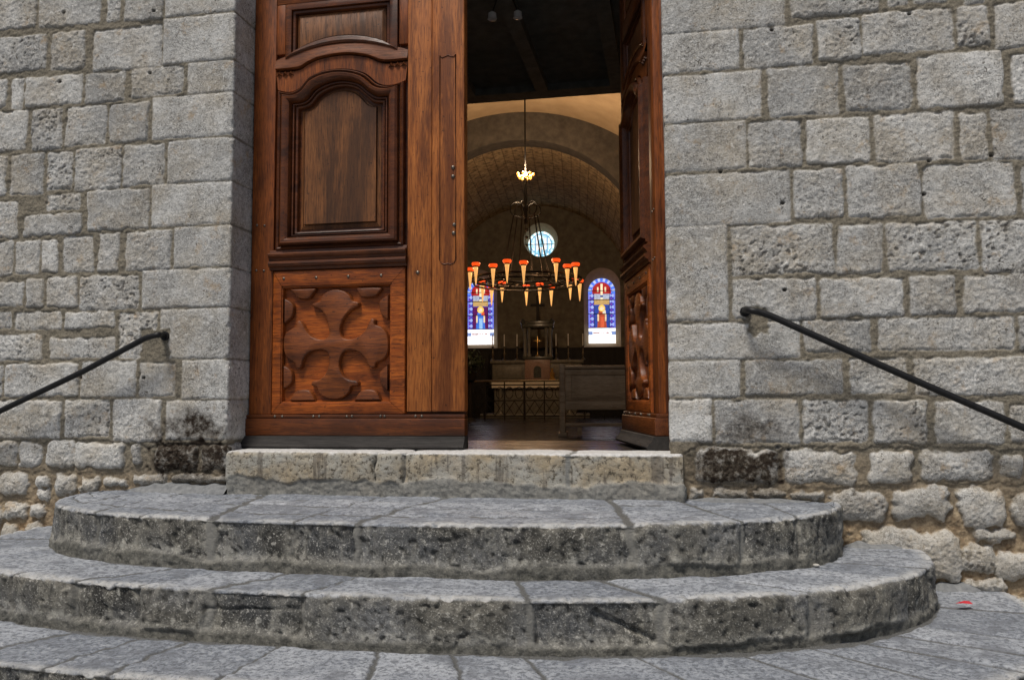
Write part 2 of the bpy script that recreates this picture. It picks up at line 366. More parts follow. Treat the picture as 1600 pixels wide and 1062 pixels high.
# block outlines read off the wall, in photo pixels (x0, y0, x1, y1), projected on the wall plane
BL = """-40,-30,57,48 61,-35,158,41 167,-30,189,35 194,-30,254,33 259,-60,366,22
-40,57,73,113 79,49,134,110 145,42,252,108 255,25,366,96
-30,124,11,170 17,122,36,171 39,118,129,165 132,113,195,161 204,105,288,150 293,96,364,145
-40,174,41,236 49,170,98,234 102,165,166,227 170,160,233,222 238,148,363,215
-30,245,11,306 15,240,68,306 73,237,113,297 116,230,189,297 192,225,257,290 262,217,361,284
-20,315,29,372 72,303,125,329 36,333,128,368 136,296,233,360 237,286,360,352
-30,377,21,432 23,376,63,430 65,373,91,426 98,368,145,425 153,363,187,424 195,360,268,423 272,354,360,417
-30,440,38,480 40,434,69,481 72,431,121,480 124,430,217,484 222,420,359,480
-30,487,18,514 22,486,96,515 100,487,179,513 185,487,247,560 250,482,358,560
-20,522,66,563 77,526,180,560
-30,572,4,620 7,567,124,620 126,563,212,620 217,565,276,620 284,562,357,623
-30,625,97,685 100,624,171,683 175,623,252,690 259,625,357,687
-30,688,27,727 28,690,64,731 73,688,115,731 117,690,194,732 206,695,219,725 240,697,308,733 314,697,350,735
0,738,42,775 55,740,76,761 56,762,78,783 83,737,118,775 121,742,156,772 7,784,42,812 160,745,200,760 205,742,260,757 265,742,340,753 -40,738,-6,785 -30,790,3,830 46,785,72,808
1,818,30,850 35,815,66,850 -40,835,-4,880"""
BR_ = """1032,-60,1226,47 1233,-40,1373,24 1385,-40,1418,10 1425,-50,1480,6 1505,-50,1540,8 1550,-60,1640,-6
1034,50,1155,112 1160,41,1272,104 1276,29,1345,93 1347,16,1491,82 1494,8,1547,71 1553,2,1630,76
1036,115,1190,189 1199,103,1311,182 1319,98,1425,173 1433,82,1568,166 1580,82,1640,160
1038,192,1166,267 1168,187,1253,262 1260,184,1359,254 1367,176,1492,253 1500,176,1543,250 1550,168,1640,250
1042,270,1235,351 1240,264,1318,340 1323,257,1438,339 1444,254,1588,340 1597,258,1660,335
1045,354,1137,501 1142,351,1303,429 1307,350,1380,428 1386,346,1528,422 1533,342,1660,424
1144,434,1277,500 1281,434,1413,495 1420,430,1494,492 1506,428,1660,488
1048,504,1250,560 1255,499,1361,550 1372,495,1587,548 1592,492,1660,545
1050,563,1156,620 1165,562,1317,616 1328,558,1418,616 1427,557,1660,617
1050,623,1112,690 1117,625,1250,693 1254,624,1356,692 1365,624,1450,692 1461,627,1572,693 1577,630,1660,690
1087,700,1216,755 1225,702,1339,757 1356,703,1425,755 1442,704,1552,750 1566,712,1600,748
1079,761,1102,778 1110,763,1170,780 1173,765,1288,779 1293,767,1388,817 1392,761,1486,815 1499,759,1573,822 1579,766,1660,830
1313,822,1341,845 1345,825,1500,905 1505,850,1558,897 1556,860,1660,905 1525,828,1590,848 1580,935,1660,965 1510,905,1572,925"""
def blocks(txt):
    out = []
    for tok in txt.split():
        x0, y0, x1, y1 = map(float, tok.split(','))
        cx, cy = (x0+x1)/2, (y0+y1)/2
        l, r = atY(x0, cy)[0], atY(x1, cy)[0]; t_, b = atY(cx, y0)[2], atY(cx, y1)[2]
        out.append([l, r, b, t_])
    return out
rb = random.Random(3)
def fill_rows(x0, x1, z0, z1):
    out = []; z = z0
    while z < z1:
        h = rb.uniform(0.16, 0.24); x = x0-rb.uniform(0, .2)
        while x < x1:
            wd = rb.uniform(0.16, 0.45); out.append([max(x, x0)+.008, min(x+wd, x1)-.008, z+.007, min(z+h, z1)-.007]); x += wd
        z += h
    return [b for b in out if b[1]-b[0] > .05 and b[3]-b[2] > .05]
ZTOP = 6.6
DAPPLE_TONES = [(1310, 220, 1.0), (1500, 120, .85), (1430, 215, .7), (1520, 212, .75), (1515, 300, .65), (1580, 460, .5), (1530, 590, .75), (1500, 520, .5), (1530, 790, .85), (1520, 880, .6), (1600, 880, .7), (1600, 120, .8),  # sun dapples put into block colours, with the stones' own pale and dark tones
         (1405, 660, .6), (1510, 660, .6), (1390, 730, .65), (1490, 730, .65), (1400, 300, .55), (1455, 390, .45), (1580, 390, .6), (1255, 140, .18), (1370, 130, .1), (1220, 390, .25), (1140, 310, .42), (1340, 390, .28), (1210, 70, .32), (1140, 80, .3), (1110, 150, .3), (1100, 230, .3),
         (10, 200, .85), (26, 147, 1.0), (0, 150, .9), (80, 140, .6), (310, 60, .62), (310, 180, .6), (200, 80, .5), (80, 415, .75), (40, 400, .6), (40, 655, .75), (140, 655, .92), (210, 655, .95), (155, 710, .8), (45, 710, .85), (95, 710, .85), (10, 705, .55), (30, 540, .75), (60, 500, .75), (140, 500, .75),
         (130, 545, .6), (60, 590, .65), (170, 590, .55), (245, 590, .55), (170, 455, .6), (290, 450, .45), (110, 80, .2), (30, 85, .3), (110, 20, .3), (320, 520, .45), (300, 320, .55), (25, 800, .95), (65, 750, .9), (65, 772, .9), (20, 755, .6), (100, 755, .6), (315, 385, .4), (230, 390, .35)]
HOLES = [(100, 20), (241, 18), (94, 128), (234, 114), (1206, 47), (1421, 22), (1550, 242), (1223, 317), (1444, 303), (1452, 251), (1126, 268), (1226, 453), (224, 590), (126, 590), (1216, 698), (1233, 702)]
def wall_sheet(side, fine=0.0042):
    """Masonry sheet: front of the wall, rounded arris, then the jamb. U runs from far out to the jamb's back edge."""
    sg = 1 if side == 'L' else -1                      # U = sg*X, jamb arris at U = -XA
    blk = blocks(BL if side == 'L' else BR_)
    bl = [[min(sg*b[0], sg*b[1]), max(sg*b[0], sg*b[1]), b[2], b[3]] for b in blk]
    for b in bl:
        if b[1] > -XA-0.045: b[1] = 9.0                # the quoins turn the corner into the jamb
    ulim = min(b[0] for b in bl)
    zt = max(b[3] for b in bl); ulo = -5.0
    bl = [b for b in bl]
    outer = fill_rows(ulo, ulim-0.0, -0.78, zt)
    upper = fill_rows(ulo, -XA, zt+.008, ZTOP)
    for b in upper:
        if b[1] > -XA-0.05: b[1] = 9.0
    bl += outer+upper
    uu = np.concatenate([np.arange(ulo, ulim-.05, .03), np.arange(ulim-.05, -XA+REV+0.03, fine)])
    zz = np.concatenate([np.arange(-0.78, 2.3, fine), np.arange(2.3, ZTOP, .03)])
    U, Zg = np.meshgrid(uu, zz, indexing='ij'); sh = U.shape
    off = 17.3 if side == 'L' else 53.1
    n_lo = pn(U*7+off, Zg*7, 1.5); n_md = pn(U*22+off, Zg*22, 4.5); n_hi = pn(U*55+off, Zg*55, 8.5); n_fi = pn(U*105+off, Zg*105, 2.5)
    best = np.full(sh, 1.0, np.float32); bid = np.full(sh, -1, int)
    par = []
    for i, b in enumerate(bl):
        rough = 1.0
        quoin = b[1] > 5
        zc = (b[2]+b[3])/2
        low = float(np.clip((0.15-zc)/0.4, 0, 1))
        sz = min(b[1]-b[0], b[3]-b[2])
        rr = (0.006 if quoin and zc > 0.05 else 0.012+0.028*low)*1.0; rr = min(rr, sz*0.35)
        wob = (0.0035 if quoin and zc > 0.05 else 0.0065+0.012*low)
        par.append((quoin and zc > 0.02, low,  rb.uniform(-.004, .004), rb.uniform(-.03, .03), rb.uniform(-.02, .02), rb.random(), zc, (b[0]+min(b[1], -XA+.1))/2, rb.random()))
        i0, i1 = np.searchsorted(uu, (b[0]-.05, b[1]+.05)); j0, j1 = np.searchsorted(zz, (b[2]-.05, b[3]+.05))
        for tx, ty, tv in DAPPLE_TONES:
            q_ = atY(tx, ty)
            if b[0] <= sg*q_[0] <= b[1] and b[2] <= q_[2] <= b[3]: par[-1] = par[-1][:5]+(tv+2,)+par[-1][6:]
        if i1 <= i0 or j1 <= j0: continue
        s_ = np.s_[i0:i1, j0:j1]
        skew = rb.uniform(-.03, .03)*(0.3 if quoin else 1)
        uc, hw = (b[0]+b[1])/2, (b[1]-b[0])/2
        du = np.abs(U[s_]-uc+skew*(Zg[s_]-zc)*(0 if quoin else 1))-(hw-rr); dz = np.abs(Zg[s_]-zc)-((b[3]-b[2])/2-rr)
        sd = np.hypot(np.maximum(du, 0), np.maximum(dz, 0))+np.minimum(np.maximum(du, dz), 0)-rr
        sd = sd+wob*(n_md[s_]*1.1+n_lo[s_]*0.9)+0.55*wob*n_hi[s_]+(0 if quoin else .0022)
        k = sd < best[s_]
        best[s_] = np.where(k, sd, best[s_]); bb = bid[s_]; bb[k] = i; bid[s_] = bb
    par = np.array(par); g = par[np.maximum(bid, 0)]
    q, low, offs, tu, tz, rnd, zc, uc, r2 = [g[..., k] for k in range(9)]
    m = sstep(0.004, -0.004, best)                    # 1 on stone
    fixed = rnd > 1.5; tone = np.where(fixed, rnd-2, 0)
    amp = np.where(q > 0.5, 0.2, 0.27+0.24*r2+0.25*low)
    ridge = 1-np.abs(n_hi)*2
    worm = sstep(0.25, 0.55, pn(U*62+off+9, Zg*62, 11.5)+0.35*pn(U*95, Zg*95, 3.3)-0.25*(1-r2)+0.12*pn(U*4, Zg*4, 9.9)*3)
    worm = worm*np.where(q > 0.5, 0.25, np.where(r2 > 0.72, 1.0, 0.22))*sstep(-.25, .25, pn(U*5, Zg*5, 77.7)+.3*(r2-.5))
    h = offs*np.where(q > .5, .5, 1)+(tu*(U-uc)*np.where(np.abs(U-uc) < .4, 1, 0)+tz*(Zg-zc))*np.where(q > .5, .15, .8)
    h = h+(0.0035+0.020*low)*(1-np.exp(np.minimum(best, 0)/(0.005+0.02*low)))
    h = h+amp*(0.0055*n_md+0.0065*n_hi*np.where(q > .5, .6, 1)+0.0042*n_fi-0.004*sstep(.55, 1, ridge))
    h = h-0.004*worm
    mh = -0.0018-0.010*low+0.005*n_lo+0.0055*n_md+0.003*n_hi+0.0025*n_fi
    ashl = q > 0.5
    crack = sstep(0.010, 0.0, np.abs(best+0.001))*np.where(ashl, 0.5, 1)
    h = m*h+(1-m)*mh-0.0055*crack*sstep(-.2, .5, n_md)
    # anchoring patches of the handrails: mortar smeared flush over the stone
    pw = [(222, 514, 264, 562), (1163, 478, 1200, 521)][side == 'R']
    a, bb_ = atY(pw[0], pw[1]), atY(pw[2], pw[3])
    pu0, pu1 = sorted((sg*a[0], sg*bb_[0]))
    pd = np.maximum(np.abs(U-(pu0+pu1)/2)-(pu1-pu0)/2, np.abs(Zg-(a[2]+bb_[2])/2)-abs(a[2]-bb_[2])/2)+0.014*n_md+.01*n_hi
    pm = sstep(0.005, -0.005, pd)
    h = h*(1-pm)+pm*(mh+0.002); m = m*(1-pm)
    # stains of damp and soot low down beside the door
    st = np.zeros(sh)
    for (px, py, rx_, rz_, k, rect) in ([(306, 664, .20, .075, .85, 0), (275, 712, .125, .075, .95, 1), (333, 714, .07, .075, .9, 1), (300, 745, .2, .05, .5, 0)] if side == 'L' else [(1156, 728, .155, .064, 1.0, 1), (1180, 672, .17, .06, .6, 0), (1088, 715, .06, .10, .45, 0), (1190, 770, .25, .035, .5, 0), (1330, 790, .3, .06, .25, 0)]):
        c_ = atY(px, py); du_, dz_ = (U-sg*c_[0])/rx_, (Zg-c_[2])/rz_
        r_ = np.maximum(np.abs(du_), np.abs(dz_))*1.02 if rect else np.hypot(du_, dz_)
        st = np.maximum(st, k*sstep(1.25, 0.7 if rect else 0.3, r_+0.45*n_md+.35*n_lo+.25*n_hi))
    hole = np.zeros(sh)
    for hx, hy in HOLES:
        p_ = atY(hx, hy)
        if (p_[0] < 0) == (side == 'L'): hole = np.maximum(hole, sstep(1.3, .6, np.hypot((U-sg*p_[0])/.0085, (Zg-p_[2])/.007)))
    h = h-.016*hole; worm = np.maximum(worm*m, hole); m = np.maximum(m, hole)
    cb = -XA-0.008; Rr = 0.008
    # wrap: front -> rounded arris -> jamb
    X = np.where(U < cb, U, -XA); Y = np.zeros(sh); NX = np.zeros(sh); NY = -np.ones(sh)
    arc = Rr*PI/2; th = np.clip((U-cb)/arc, 0, 1)*PI/2; ina = U >= cb
    X = np.where(ina, cb+Rr*np.sin(th), U); Y = np.where(ina, Rr-Rr*np.cos(th)+np.maximum(U-cb-arc, 0), 0)
    NX = np.where(ina, np.sin(th), 0); NY = np.where(ina, -np.cos(th), -1)
    chip = sstep(.03, 0, np.abs(U-cb-.006))*np.maximum(n_md+.3*n_hi-.1, 0)*0.016
    h = h-chip
    P = np.stack([sg*(X+NX*h), Y+NY*h, Zg], -1)
    warm = np.clip((0.02-Zg)/0.45+0.25*n_lo, 0, 1)*1.0
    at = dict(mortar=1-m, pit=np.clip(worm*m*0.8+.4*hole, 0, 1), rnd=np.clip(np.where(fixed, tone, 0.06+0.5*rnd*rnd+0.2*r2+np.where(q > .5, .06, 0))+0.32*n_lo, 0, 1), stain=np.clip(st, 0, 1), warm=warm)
    return P, at
# one mesh for the whole front: left sheet + right sheet + wall over the door are joined
def join_grids(name, grids, mat, parent):
    V = []; Q = []; A = {}; b = 0
    for P, at, flip in grids:
        n, m_, _ = P.shape; idx = np.arange(n*m_).reshape(n, m_)+b
        q = np.stack([idx[:-1, :-1], idx[1:, :-1], idx[1:, 1:], idx[:-1, 1:]], -1).reshape(-1, 4)
        Q.append(q[:, ::-1] if flip else q); V.append(P.reshape(-1, 3)); b += n*m_
        for k, a in at.items(): A.setdefault(k, []).append(a.reshape(-1))
    V = np.concatenate(V).astype(np.float32); q = np.ascontiguousarray(np.concatenate(Q).astype(np.int32))
    me = bpy.data.meshes.new(name)
    me.vertices.add(len(V)); me.vertices.foreach_set('co', V.reshape(-1))
    me.loops.add(len(q)*4); me.loops.foreach_set('vertex_index', q.reshape(-1))
    me.polygons.add(len(q)); me.polygons.foreach_set('loop_start', np.arange(0, len(q)*4, 4, dtype=np.int32))
    me.polygons.foreach_set('use_smooth', np.ones(len(q), dtype=bool)); me.update(calc_edges=True)
    for k, a in A.items():
        x = me.attributes.new(k, 'FLOAT', 'POINT'); x.data.foreach_set('value', np.concatenate(a).astype(np.float32))
    me.materials.append(mat); return link(bpy.data.objects.new(name, me), parent)
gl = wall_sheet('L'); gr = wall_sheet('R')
u = np.arange(-XA, XA+.001, .0485); z = np.arange(DOOR_H, ZTOP, .04); U, Zg = np.meshgrid(u, z, indexing='ij')
P = np.stack([U, -0.004+0.004*pn(U*9, Zg*9, 3), Zg], -1); o1 = np.ones_like(U)
lint = (P, dict(mortar=o1*0, pit=o1*0, rnd=o1*.5, stain=o1*0, warm=o1*0), False)
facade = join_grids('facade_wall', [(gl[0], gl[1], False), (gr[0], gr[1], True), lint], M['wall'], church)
mb = MB(); mb.box(-5, -1.0, 0.06, 0.5, -0.7, ZTOP).box(1.0, 5, 0.06, 0.5, -0.7, ZTOP).box(-0.998, 0.998, 0.02, 0.5, DOOR_H, ZTOP)
mb.build('inner_wall', M['endw'], church, 0)

# ------------------------------------------------------------------ steps
def superell(A, B, nl, nr, ds):
    ph = np.linspace(PI, 0, 4000); c, s = np.cos(ph), np.sin(ph)
    n = np.where(c < 0, nl, nr)
    x = np.sign(c)*A*np.abs(c)**(2/n); y = -B*np.abs(s)**(2/n)
    L = np.concatenate([[0], np.cumsum(np.hypot(np.diff(x), np.diff(y)))])
    m = int(L[-1]/ds); s_ = np.linspace(0, L[-1], m)
    return np.stack([np.interp(s_, L, x), np.interp(s_, L, y)], -1), s_
def step_mesh(name, O, S, inner, zt, zb, joints, rows, mat, parent, ds=0.0055, nose=0.016, band=0.03, seed=0, rough=1.0, trz=0.0, gouge=()):
    """O outline (n,2), inner (n,2): back edge of the tread; joints: list of (s, width, slant); rows: list of tread fractions"""
    n = len(O)
    T = np.gradient(O, axis=0); T /= np.linalg.norm(T, axis=1)[:, None]+1e-9
    k = 9; ker = np.ones(k)/k
    N = np.stack([T[:, 1], -T[:, 0]], -1)             # outward (towards -Y in front)
    if N[n//2, 1] > 0: N = -N
    back = O-N*nose
    dep = np.linalg.norm(back-inner, axis=1).max()
    nt_ = max(8, int(dep/ds)); tt = np.linspace(0, 1, nt_)
    pos = [inner[:, None, :]*(1-tt)[None, :, None]+back[:, None, :]*tt[None, :, None]]
    na = 6; th = np.linspace(0, PI/2, na+1)[1:]
    zr = np.arange(zt-nose-ds, zb-0.02, -ds)
    cols = nt_+na+len(zr)
    X = np.zeros((n, cols, 3)); NR = np.zeros((n, cols, 3))
    X[:, :nt_, :2] = pos[0]; X[:, :nt_, 2] = zt-trz*(1-tt)[None, :]*0; NR[:, :nt_, 2] = 1
    for i, a in enumerate(th):
        X[:, nt_+i, :2] = back+N*nose*math.sin(a); X[:, nt_+i, 2] = zt-nose+nose*math.cos(a)
        NR[:, nt_+i, :2] = N*math.sin(a); NR[:, nt_+i, 2] = math.cos(a)
    for i, zz in enumerate(zr):
        X[:, nt_+na+i, :2] = O; X[:, nt_+na+i, 2] = zz; NR[:, nt_+na+i, :2] = N
    Sg = np.broadcast_to(S[:, None], (n, cols))
    prof = np.concatenate([tt*dep, dep+np.arange(1, na+1)*nose*PI/2/na, dep+nose*PI/2+(zt-nose-zr)])
    Pg = np.broadcast_to(prof[None, :], (n, cols)); isr = np.clip((Pg-dep)/(nose*PI/2), 0, 1)
    wx, wy, wz = X[..., 0]+seed*3.7, X[..., 1]+seed, X[..., 2]
    n_lo = pn(wx*6, wy*6, wz*6); n_md = pn(wx*20, wy*20, wz*20); n_hi = pn(wx*52, wy*52, wz*52); n_fi = pn(wx*100, wy*100, wz*100)
    jd = np.full((n, cols), 1.0); crk = np.zeros((n, cols)); sid = np.zeros((n, cols)); 
    for (sj, wj, sl_) in joints:
        tin = np.clip((dep-Pg)/max(dep, .01), 0, 1)
        d = np.abs(Sg-sj-sl_*tin+0.010*n_md+0.012*n_lo+.004*n_hi)-wj; jd = np.minimum(jd, d)
        if wj < .0065: crk = np.maximum(crk, sstep(.0045, -.001, d))
        sid += (Sg-sj-sl_*tin > 0)*1.0
    ri = np.zeros((n, cols))
    for fr, wj in rows:
        d = np.abs(Pg-fr*dep+0.012*n_lo+0.006*n_md)-wj; d = np.where(isr > 0, 1, d); jd = np.minimum(jd, d); ri += (Pg > fr*dep)
    rv = RNG.random(200); rnd = rv[((sid*7+ri*13+seed*29) % 199).astype(int)]
    j = sstep(0.004, -0.003, jd)
    edge = 1-np.exp(-np.maximum(jd, 0)/0.016)
    hh = rough*(0.005*n_lo+0.0022*n_md+0.0012*n_hi+0.0008*n_fi)*(1-isr)+rough*isr*(0.012*n_lo+0.006*n_md+0.0035*n_hi+0.0025*n_fi)
    hh += (edge-1)*(0.004+0.010*isr)+(rnd-.5)*(0.004+.024*isr)
    nz_ = np.exp(-((Pg-dep-nose*.8)/0.03)**2)
    hh -= nz_*np.maximum(n_md+0.5*n_hi+.8*n_lo-.12, 0)*0.034*rough
    pit = sstep(0.28, 0.55, pn(wx*44, wy*44, wz*44+5)+.4*n_fi)*isr
    hh -= 0.006*pit*rough
    hh = np.where(j > 0, hh*(1-j)+j*(-0.006-0.006*isr+0.004*n_md+.002*n_fi), hh)
    hb = (zb+band*(1+.6*pn(Sg*4, 0.5, seed)+.25*pn(Sg*17, .2, seed)))-X[..., 2]
    bm_ = sstep(-.006, .006, hb)*isr
    hh = hh-.010*crk*isr; hh = hh*(1-bm_)+bm_*(0.004+0.006*n_md+0.004*n_hi+0.003*n_fi)
    for gs, gz, ga, gb, gd, gt in gouge:
        du = Sg-gs; dz = X[..., 2]-gz; e_ = np.hypot((du*math.cos(gt)+dz*math.sin(gt))/ga, (-du*math.sin(gt)+dz*math.cos(gt))/gb)+.35*n_md
        hh = hh-gd*sstep(1.25, .35, e_)*(isr > .9)
    Pz = X+NR*hh[..., None]
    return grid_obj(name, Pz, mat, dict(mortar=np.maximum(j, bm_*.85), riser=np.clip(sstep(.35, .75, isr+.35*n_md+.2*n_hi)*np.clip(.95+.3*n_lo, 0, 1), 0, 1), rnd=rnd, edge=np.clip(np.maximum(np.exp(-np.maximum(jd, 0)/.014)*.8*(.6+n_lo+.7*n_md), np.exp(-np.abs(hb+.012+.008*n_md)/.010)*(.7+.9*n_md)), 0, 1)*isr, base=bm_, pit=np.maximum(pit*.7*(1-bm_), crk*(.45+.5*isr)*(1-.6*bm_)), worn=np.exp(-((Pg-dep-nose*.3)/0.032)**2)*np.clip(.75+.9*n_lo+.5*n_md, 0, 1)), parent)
def s_at(O, S, px, py, zt):
    p = atZ(px, py, zt)[:2]; return S[np.argmin(np.hypot(*(O-p).T))]
stairs = empty('stone_steps', (0, 0, ZG)); tag(stairs, 'worn grey stone steps curving in three tiers below the church doorway', 'steps')
def shift(o): o.location = (0, 0, -ZG); return o
OA, SA = superell(1.60, 0.79, 2.8, 2.2, .0055)
OB, SB = superell(1.90, 1.07, 2.9, 2.3, .0055)
OC, SC = superell(2.19, 1.42, 2.7, 2.9, .006)
def inner_of(O, S, O2, S2, shrink=0.03):
    f = S/S[-1]*S2[-1]; p = np.stack([np.interp(f, S2, O2[:, 0]), np.interp(f, S2, O2[:, 1])], -1); 
    return p*np.array([1-shrink/1.5, 1-shrink])
innA = np.stack([OA[:, 0]*0.985, np.full(len(OA), 0.03)], -1)
J1 = [(s_at(OA, SA, px, py, Z1), wd, sl_) for px, py, wd, sl_ in [(90, 790, .007, .02), (137, 799, .004, -.05), (216, 804, .003, .1), (330, 809, .016, -.2), (457, 813, .003, .06), (552, 816, .012, .12), (988, 819, .014, -.12), (1160, 813, .009, -.22), (1245, 805, .004, -.1), (1302, 791, .005, 0)]]
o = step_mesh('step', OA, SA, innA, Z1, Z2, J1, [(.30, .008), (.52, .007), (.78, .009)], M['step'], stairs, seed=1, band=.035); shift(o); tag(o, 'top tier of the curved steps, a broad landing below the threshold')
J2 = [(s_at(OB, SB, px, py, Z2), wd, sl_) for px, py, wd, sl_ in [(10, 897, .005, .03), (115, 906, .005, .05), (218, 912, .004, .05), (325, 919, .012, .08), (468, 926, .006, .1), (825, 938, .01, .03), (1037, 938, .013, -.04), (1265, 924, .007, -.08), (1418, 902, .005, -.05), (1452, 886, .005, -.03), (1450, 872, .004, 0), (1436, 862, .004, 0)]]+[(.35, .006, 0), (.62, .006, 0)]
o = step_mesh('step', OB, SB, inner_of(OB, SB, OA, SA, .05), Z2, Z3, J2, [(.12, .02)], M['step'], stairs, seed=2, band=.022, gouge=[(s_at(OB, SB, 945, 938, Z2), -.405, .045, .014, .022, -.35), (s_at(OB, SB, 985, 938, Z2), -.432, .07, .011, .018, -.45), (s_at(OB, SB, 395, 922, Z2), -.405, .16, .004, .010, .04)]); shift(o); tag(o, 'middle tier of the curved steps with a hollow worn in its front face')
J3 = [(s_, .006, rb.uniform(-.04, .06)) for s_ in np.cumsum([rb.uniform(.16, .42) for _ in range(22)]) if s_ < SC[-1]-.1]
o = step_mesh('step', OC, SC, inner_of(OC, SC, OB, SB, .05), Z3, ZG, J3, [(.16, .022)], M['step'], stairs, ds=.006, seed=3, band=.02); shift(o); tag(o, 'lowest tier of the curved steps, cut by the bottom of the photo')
CEM = mat_simple('grey_cement', (0.12, 0.125, 0.13), (0.24, 0.245, 0.245), 45, 0.9, 0, 0.6)
for xa, xb, zz, hh_ in ((-1.46, -.95, Z1, .034), (1.62, 1.84, Z2, .022), (1.92, 2.1, Z3, .028), (1.03, 1.5, Z1, .010)):
    n = 40; mb = MB()
    for i in range(n+1):
        x = xa+(xb-xa)*i/n; e_ = min(1, 4*min(i, (n-i) if xb > 0 else 99)/n+.05); r_ = 1+.35*float(pn(x*9, 1.3, 2.2))+.2*float(pn(x*30, 1.3, 2.2))
        for y_, z_ in ((.01, hh_*e_*r_), (-.02*r_, hh_*.8*e_*r_), (-.05*e_*r_-.01, -.004)): mb.v.append((x, y_, zz+z_))
        if i:
            b_ = len(mb.v)-6; mb.f += [(b_, b_+1, b_+4, b_+3), (b_+1, b_+2, b_+5, b_+4)]
    shift(mb.build('cement_fillet', CEM, stairs, 60))
# threshold: a straight sill stone
pts = [(-0.945, 0.05), (-0.945, -0.04), (1.025, -0.045), (1.025, 0.05)]
L = [0]; 
for a, b in zip(pts, pts[1:]): L.append(L[-1]+math.dist(a, b))
ST = np.linspace(0, L[-1], 380)
OT = np.stack([np.interp(ST, L, [p[0] for p in pts]), np.interp(ST, L, [p[1] for p in pts])], -1)
for _ in range(3): OT[1:-1] = (OT[:-2]+OT[1:-1]*2+OT[2:])/4
inT = np.stack([np.clip(OT[:, 0], -.93, 1.0), np.full(len(OT), 0.2)], -1)
JT = [(s_at(OT, ST, px, py, 0.0), wd, 0) for px, py, wd in [(557, 712, .002), (606, 712, .003), (875, 715, .010)]]
o = step_mesh('threshold', OT, ST, inT, 0.0, Z1-.01, JT, [], M['thr'], stairs, ds=.0055, nose=.016, band=.062, seed=5, rough=.45); shift(o)
tag(o, 'ochre stained sill stone directly under the wooden doors')
mb = MB(); mb.box(-1.3, 1.3, 0.21, 1.25, -0.4, -0.012); tag(mb.build('landing_floor', M['floor'], smooth=0), kind='structure')

# ------------------------------------------------------------------ doors
def Dp(px, py):
    p = atY(px, py, 0.18); return (p[0]+0.965, p[2])
def c3(x, y): return Dp(380+x/2.5278, y/2.5286)
def c4(x, y): return Dp(380+x/3.0333, 380+y/3.0343)
def smooth_line(P, n=4):
    P = [np.array(p) for p in P]; out = []
    for i in range(len(P)-1):
        p0, p1, p2, p3 = P[max(i-1, 0)], P[i], P[i+1], P[min(i+2, len(P)-1)]
        for k in range(n):
            t = k/n; out.append(0.5*((2*p1)+(-p0+p2)*t+(2*p0-5*p1+4*p2-p3)*t*t+(-p0+3*p1-3*p2+p3)*t**3))
    out.append(P[-1]); return out
def resamp(P, n):
    P = np.array(P, float); L = np.concatenate([[0], np.cumsum(np.hypot(*np.diff(P, axis=0).T))])
    s = np.linspace(0, L[-1], n); return np.stack([np.interp(s, L, P[:, 0]), np.interp(s, L, P[:, 1])], -1)
class Leaf:
    def __init__(s, root, sg): s.r = root; s.sg = sg
    def pt(s, x, z, h): return (s.sg*x, -h, z)
    def box(s, name, mat, x0, x1, z0, z1, h0, h1, b=0.004, parent=None):
        a, c = sorted((s.sg*x0, s.sg*x1)); return MB().bbox(a, c, -h1, -h0, z0, z1, b).build(name, mat, parent or s.r, 40)
    def loft(s, mb, inn, outr, prof, closed=True):
        n = len(inn); vs_ = []; fs = []
        for t, h in prof:
            for a, b in zip(inn, outr): vs_.append(s.pt(a[0]+(b[0]-a[0])*t, a[1]+(b[1]-a[1])*t, h))
        for i in range(len(prof)-1):
            for k in range(n if closed else n-1):
                j = (k+1) % n; fs.append((i*n+k, i*n+j, (i+1)*n+j, (i+1)*n+k))
        return mb.add(vs_, fs)
    def fill(s, mb, poly, h): return mb.add([s.pt(p[0], p[1], h) for p in poly], [tuple(range(len(poly)))])
    def relief(s, mb, poly, h0, h1, bev=0.007, dome=0.003):
        P = np.array(poly, float); n = len(P)
        d = np.roll(P, -1, 0)-np.roll(P, 1, 0); nr = np.stack([d[:, 1], -d[:, 0]], -1); nr /= np.linalg.norm(nr, axis=1)[:, None]+1e-9
        area = 0.5*np.sum(P[:, 0]*np.roll(P[:, 1], -1)-np.roll(P[:, 0], -1)*P[:, 1])
        if area < 0: nr = -nr
        rings = [(-.002, h0), (0.0, h0+(h1-h0)*.55), (bev*.3, h0+(h1-h0)*.85), (bev*.7, h0+(h1-h0)*.97), (bev, h1)]
        vs_ = []; fs = []
        for o_, h in rings:
            for p in P-nr*o_: vs_.append(s.pt(p[0], p[1], h))
        for i in range(len(rings)-1):
            for k in range(n): j = (k+1) % n; fs.append((i*n+k, i*n+j, (i+1)*n+j, (i+1)*n+k))
        fs.append(tuple((len(rings)-1)*n+k for k in range(n)))
        return mb.add(vs_, fs)
    def stud(s, x, z, h, r=0.0075, parent=None):
        mb = MB(); pr = [(r*math.cos(a), r*.75*math.sin(a)) for a in np.linspace(0, PI/2*.97, 5)]; n = 10; vs_ = []; fs = []
        for (q, e) in pr:
            for k in range(n): vs_.append(s.pt(x+q*math.cos(2*PI*k/n), z+q*math.sin(2*PI*k/n), h+e))
        for i in range(4):
            for k in range(n): fs.append((i*n+k, i*n+(k+1) % n, (i+1)*n+(k+1) % n, (i+1)*n+k))
        fs.append(tuple(4*n+k for k in range(n)))
        mb.add(vs_, fs); return mb.build('stud', M['stud'], parent or s.r, 60)

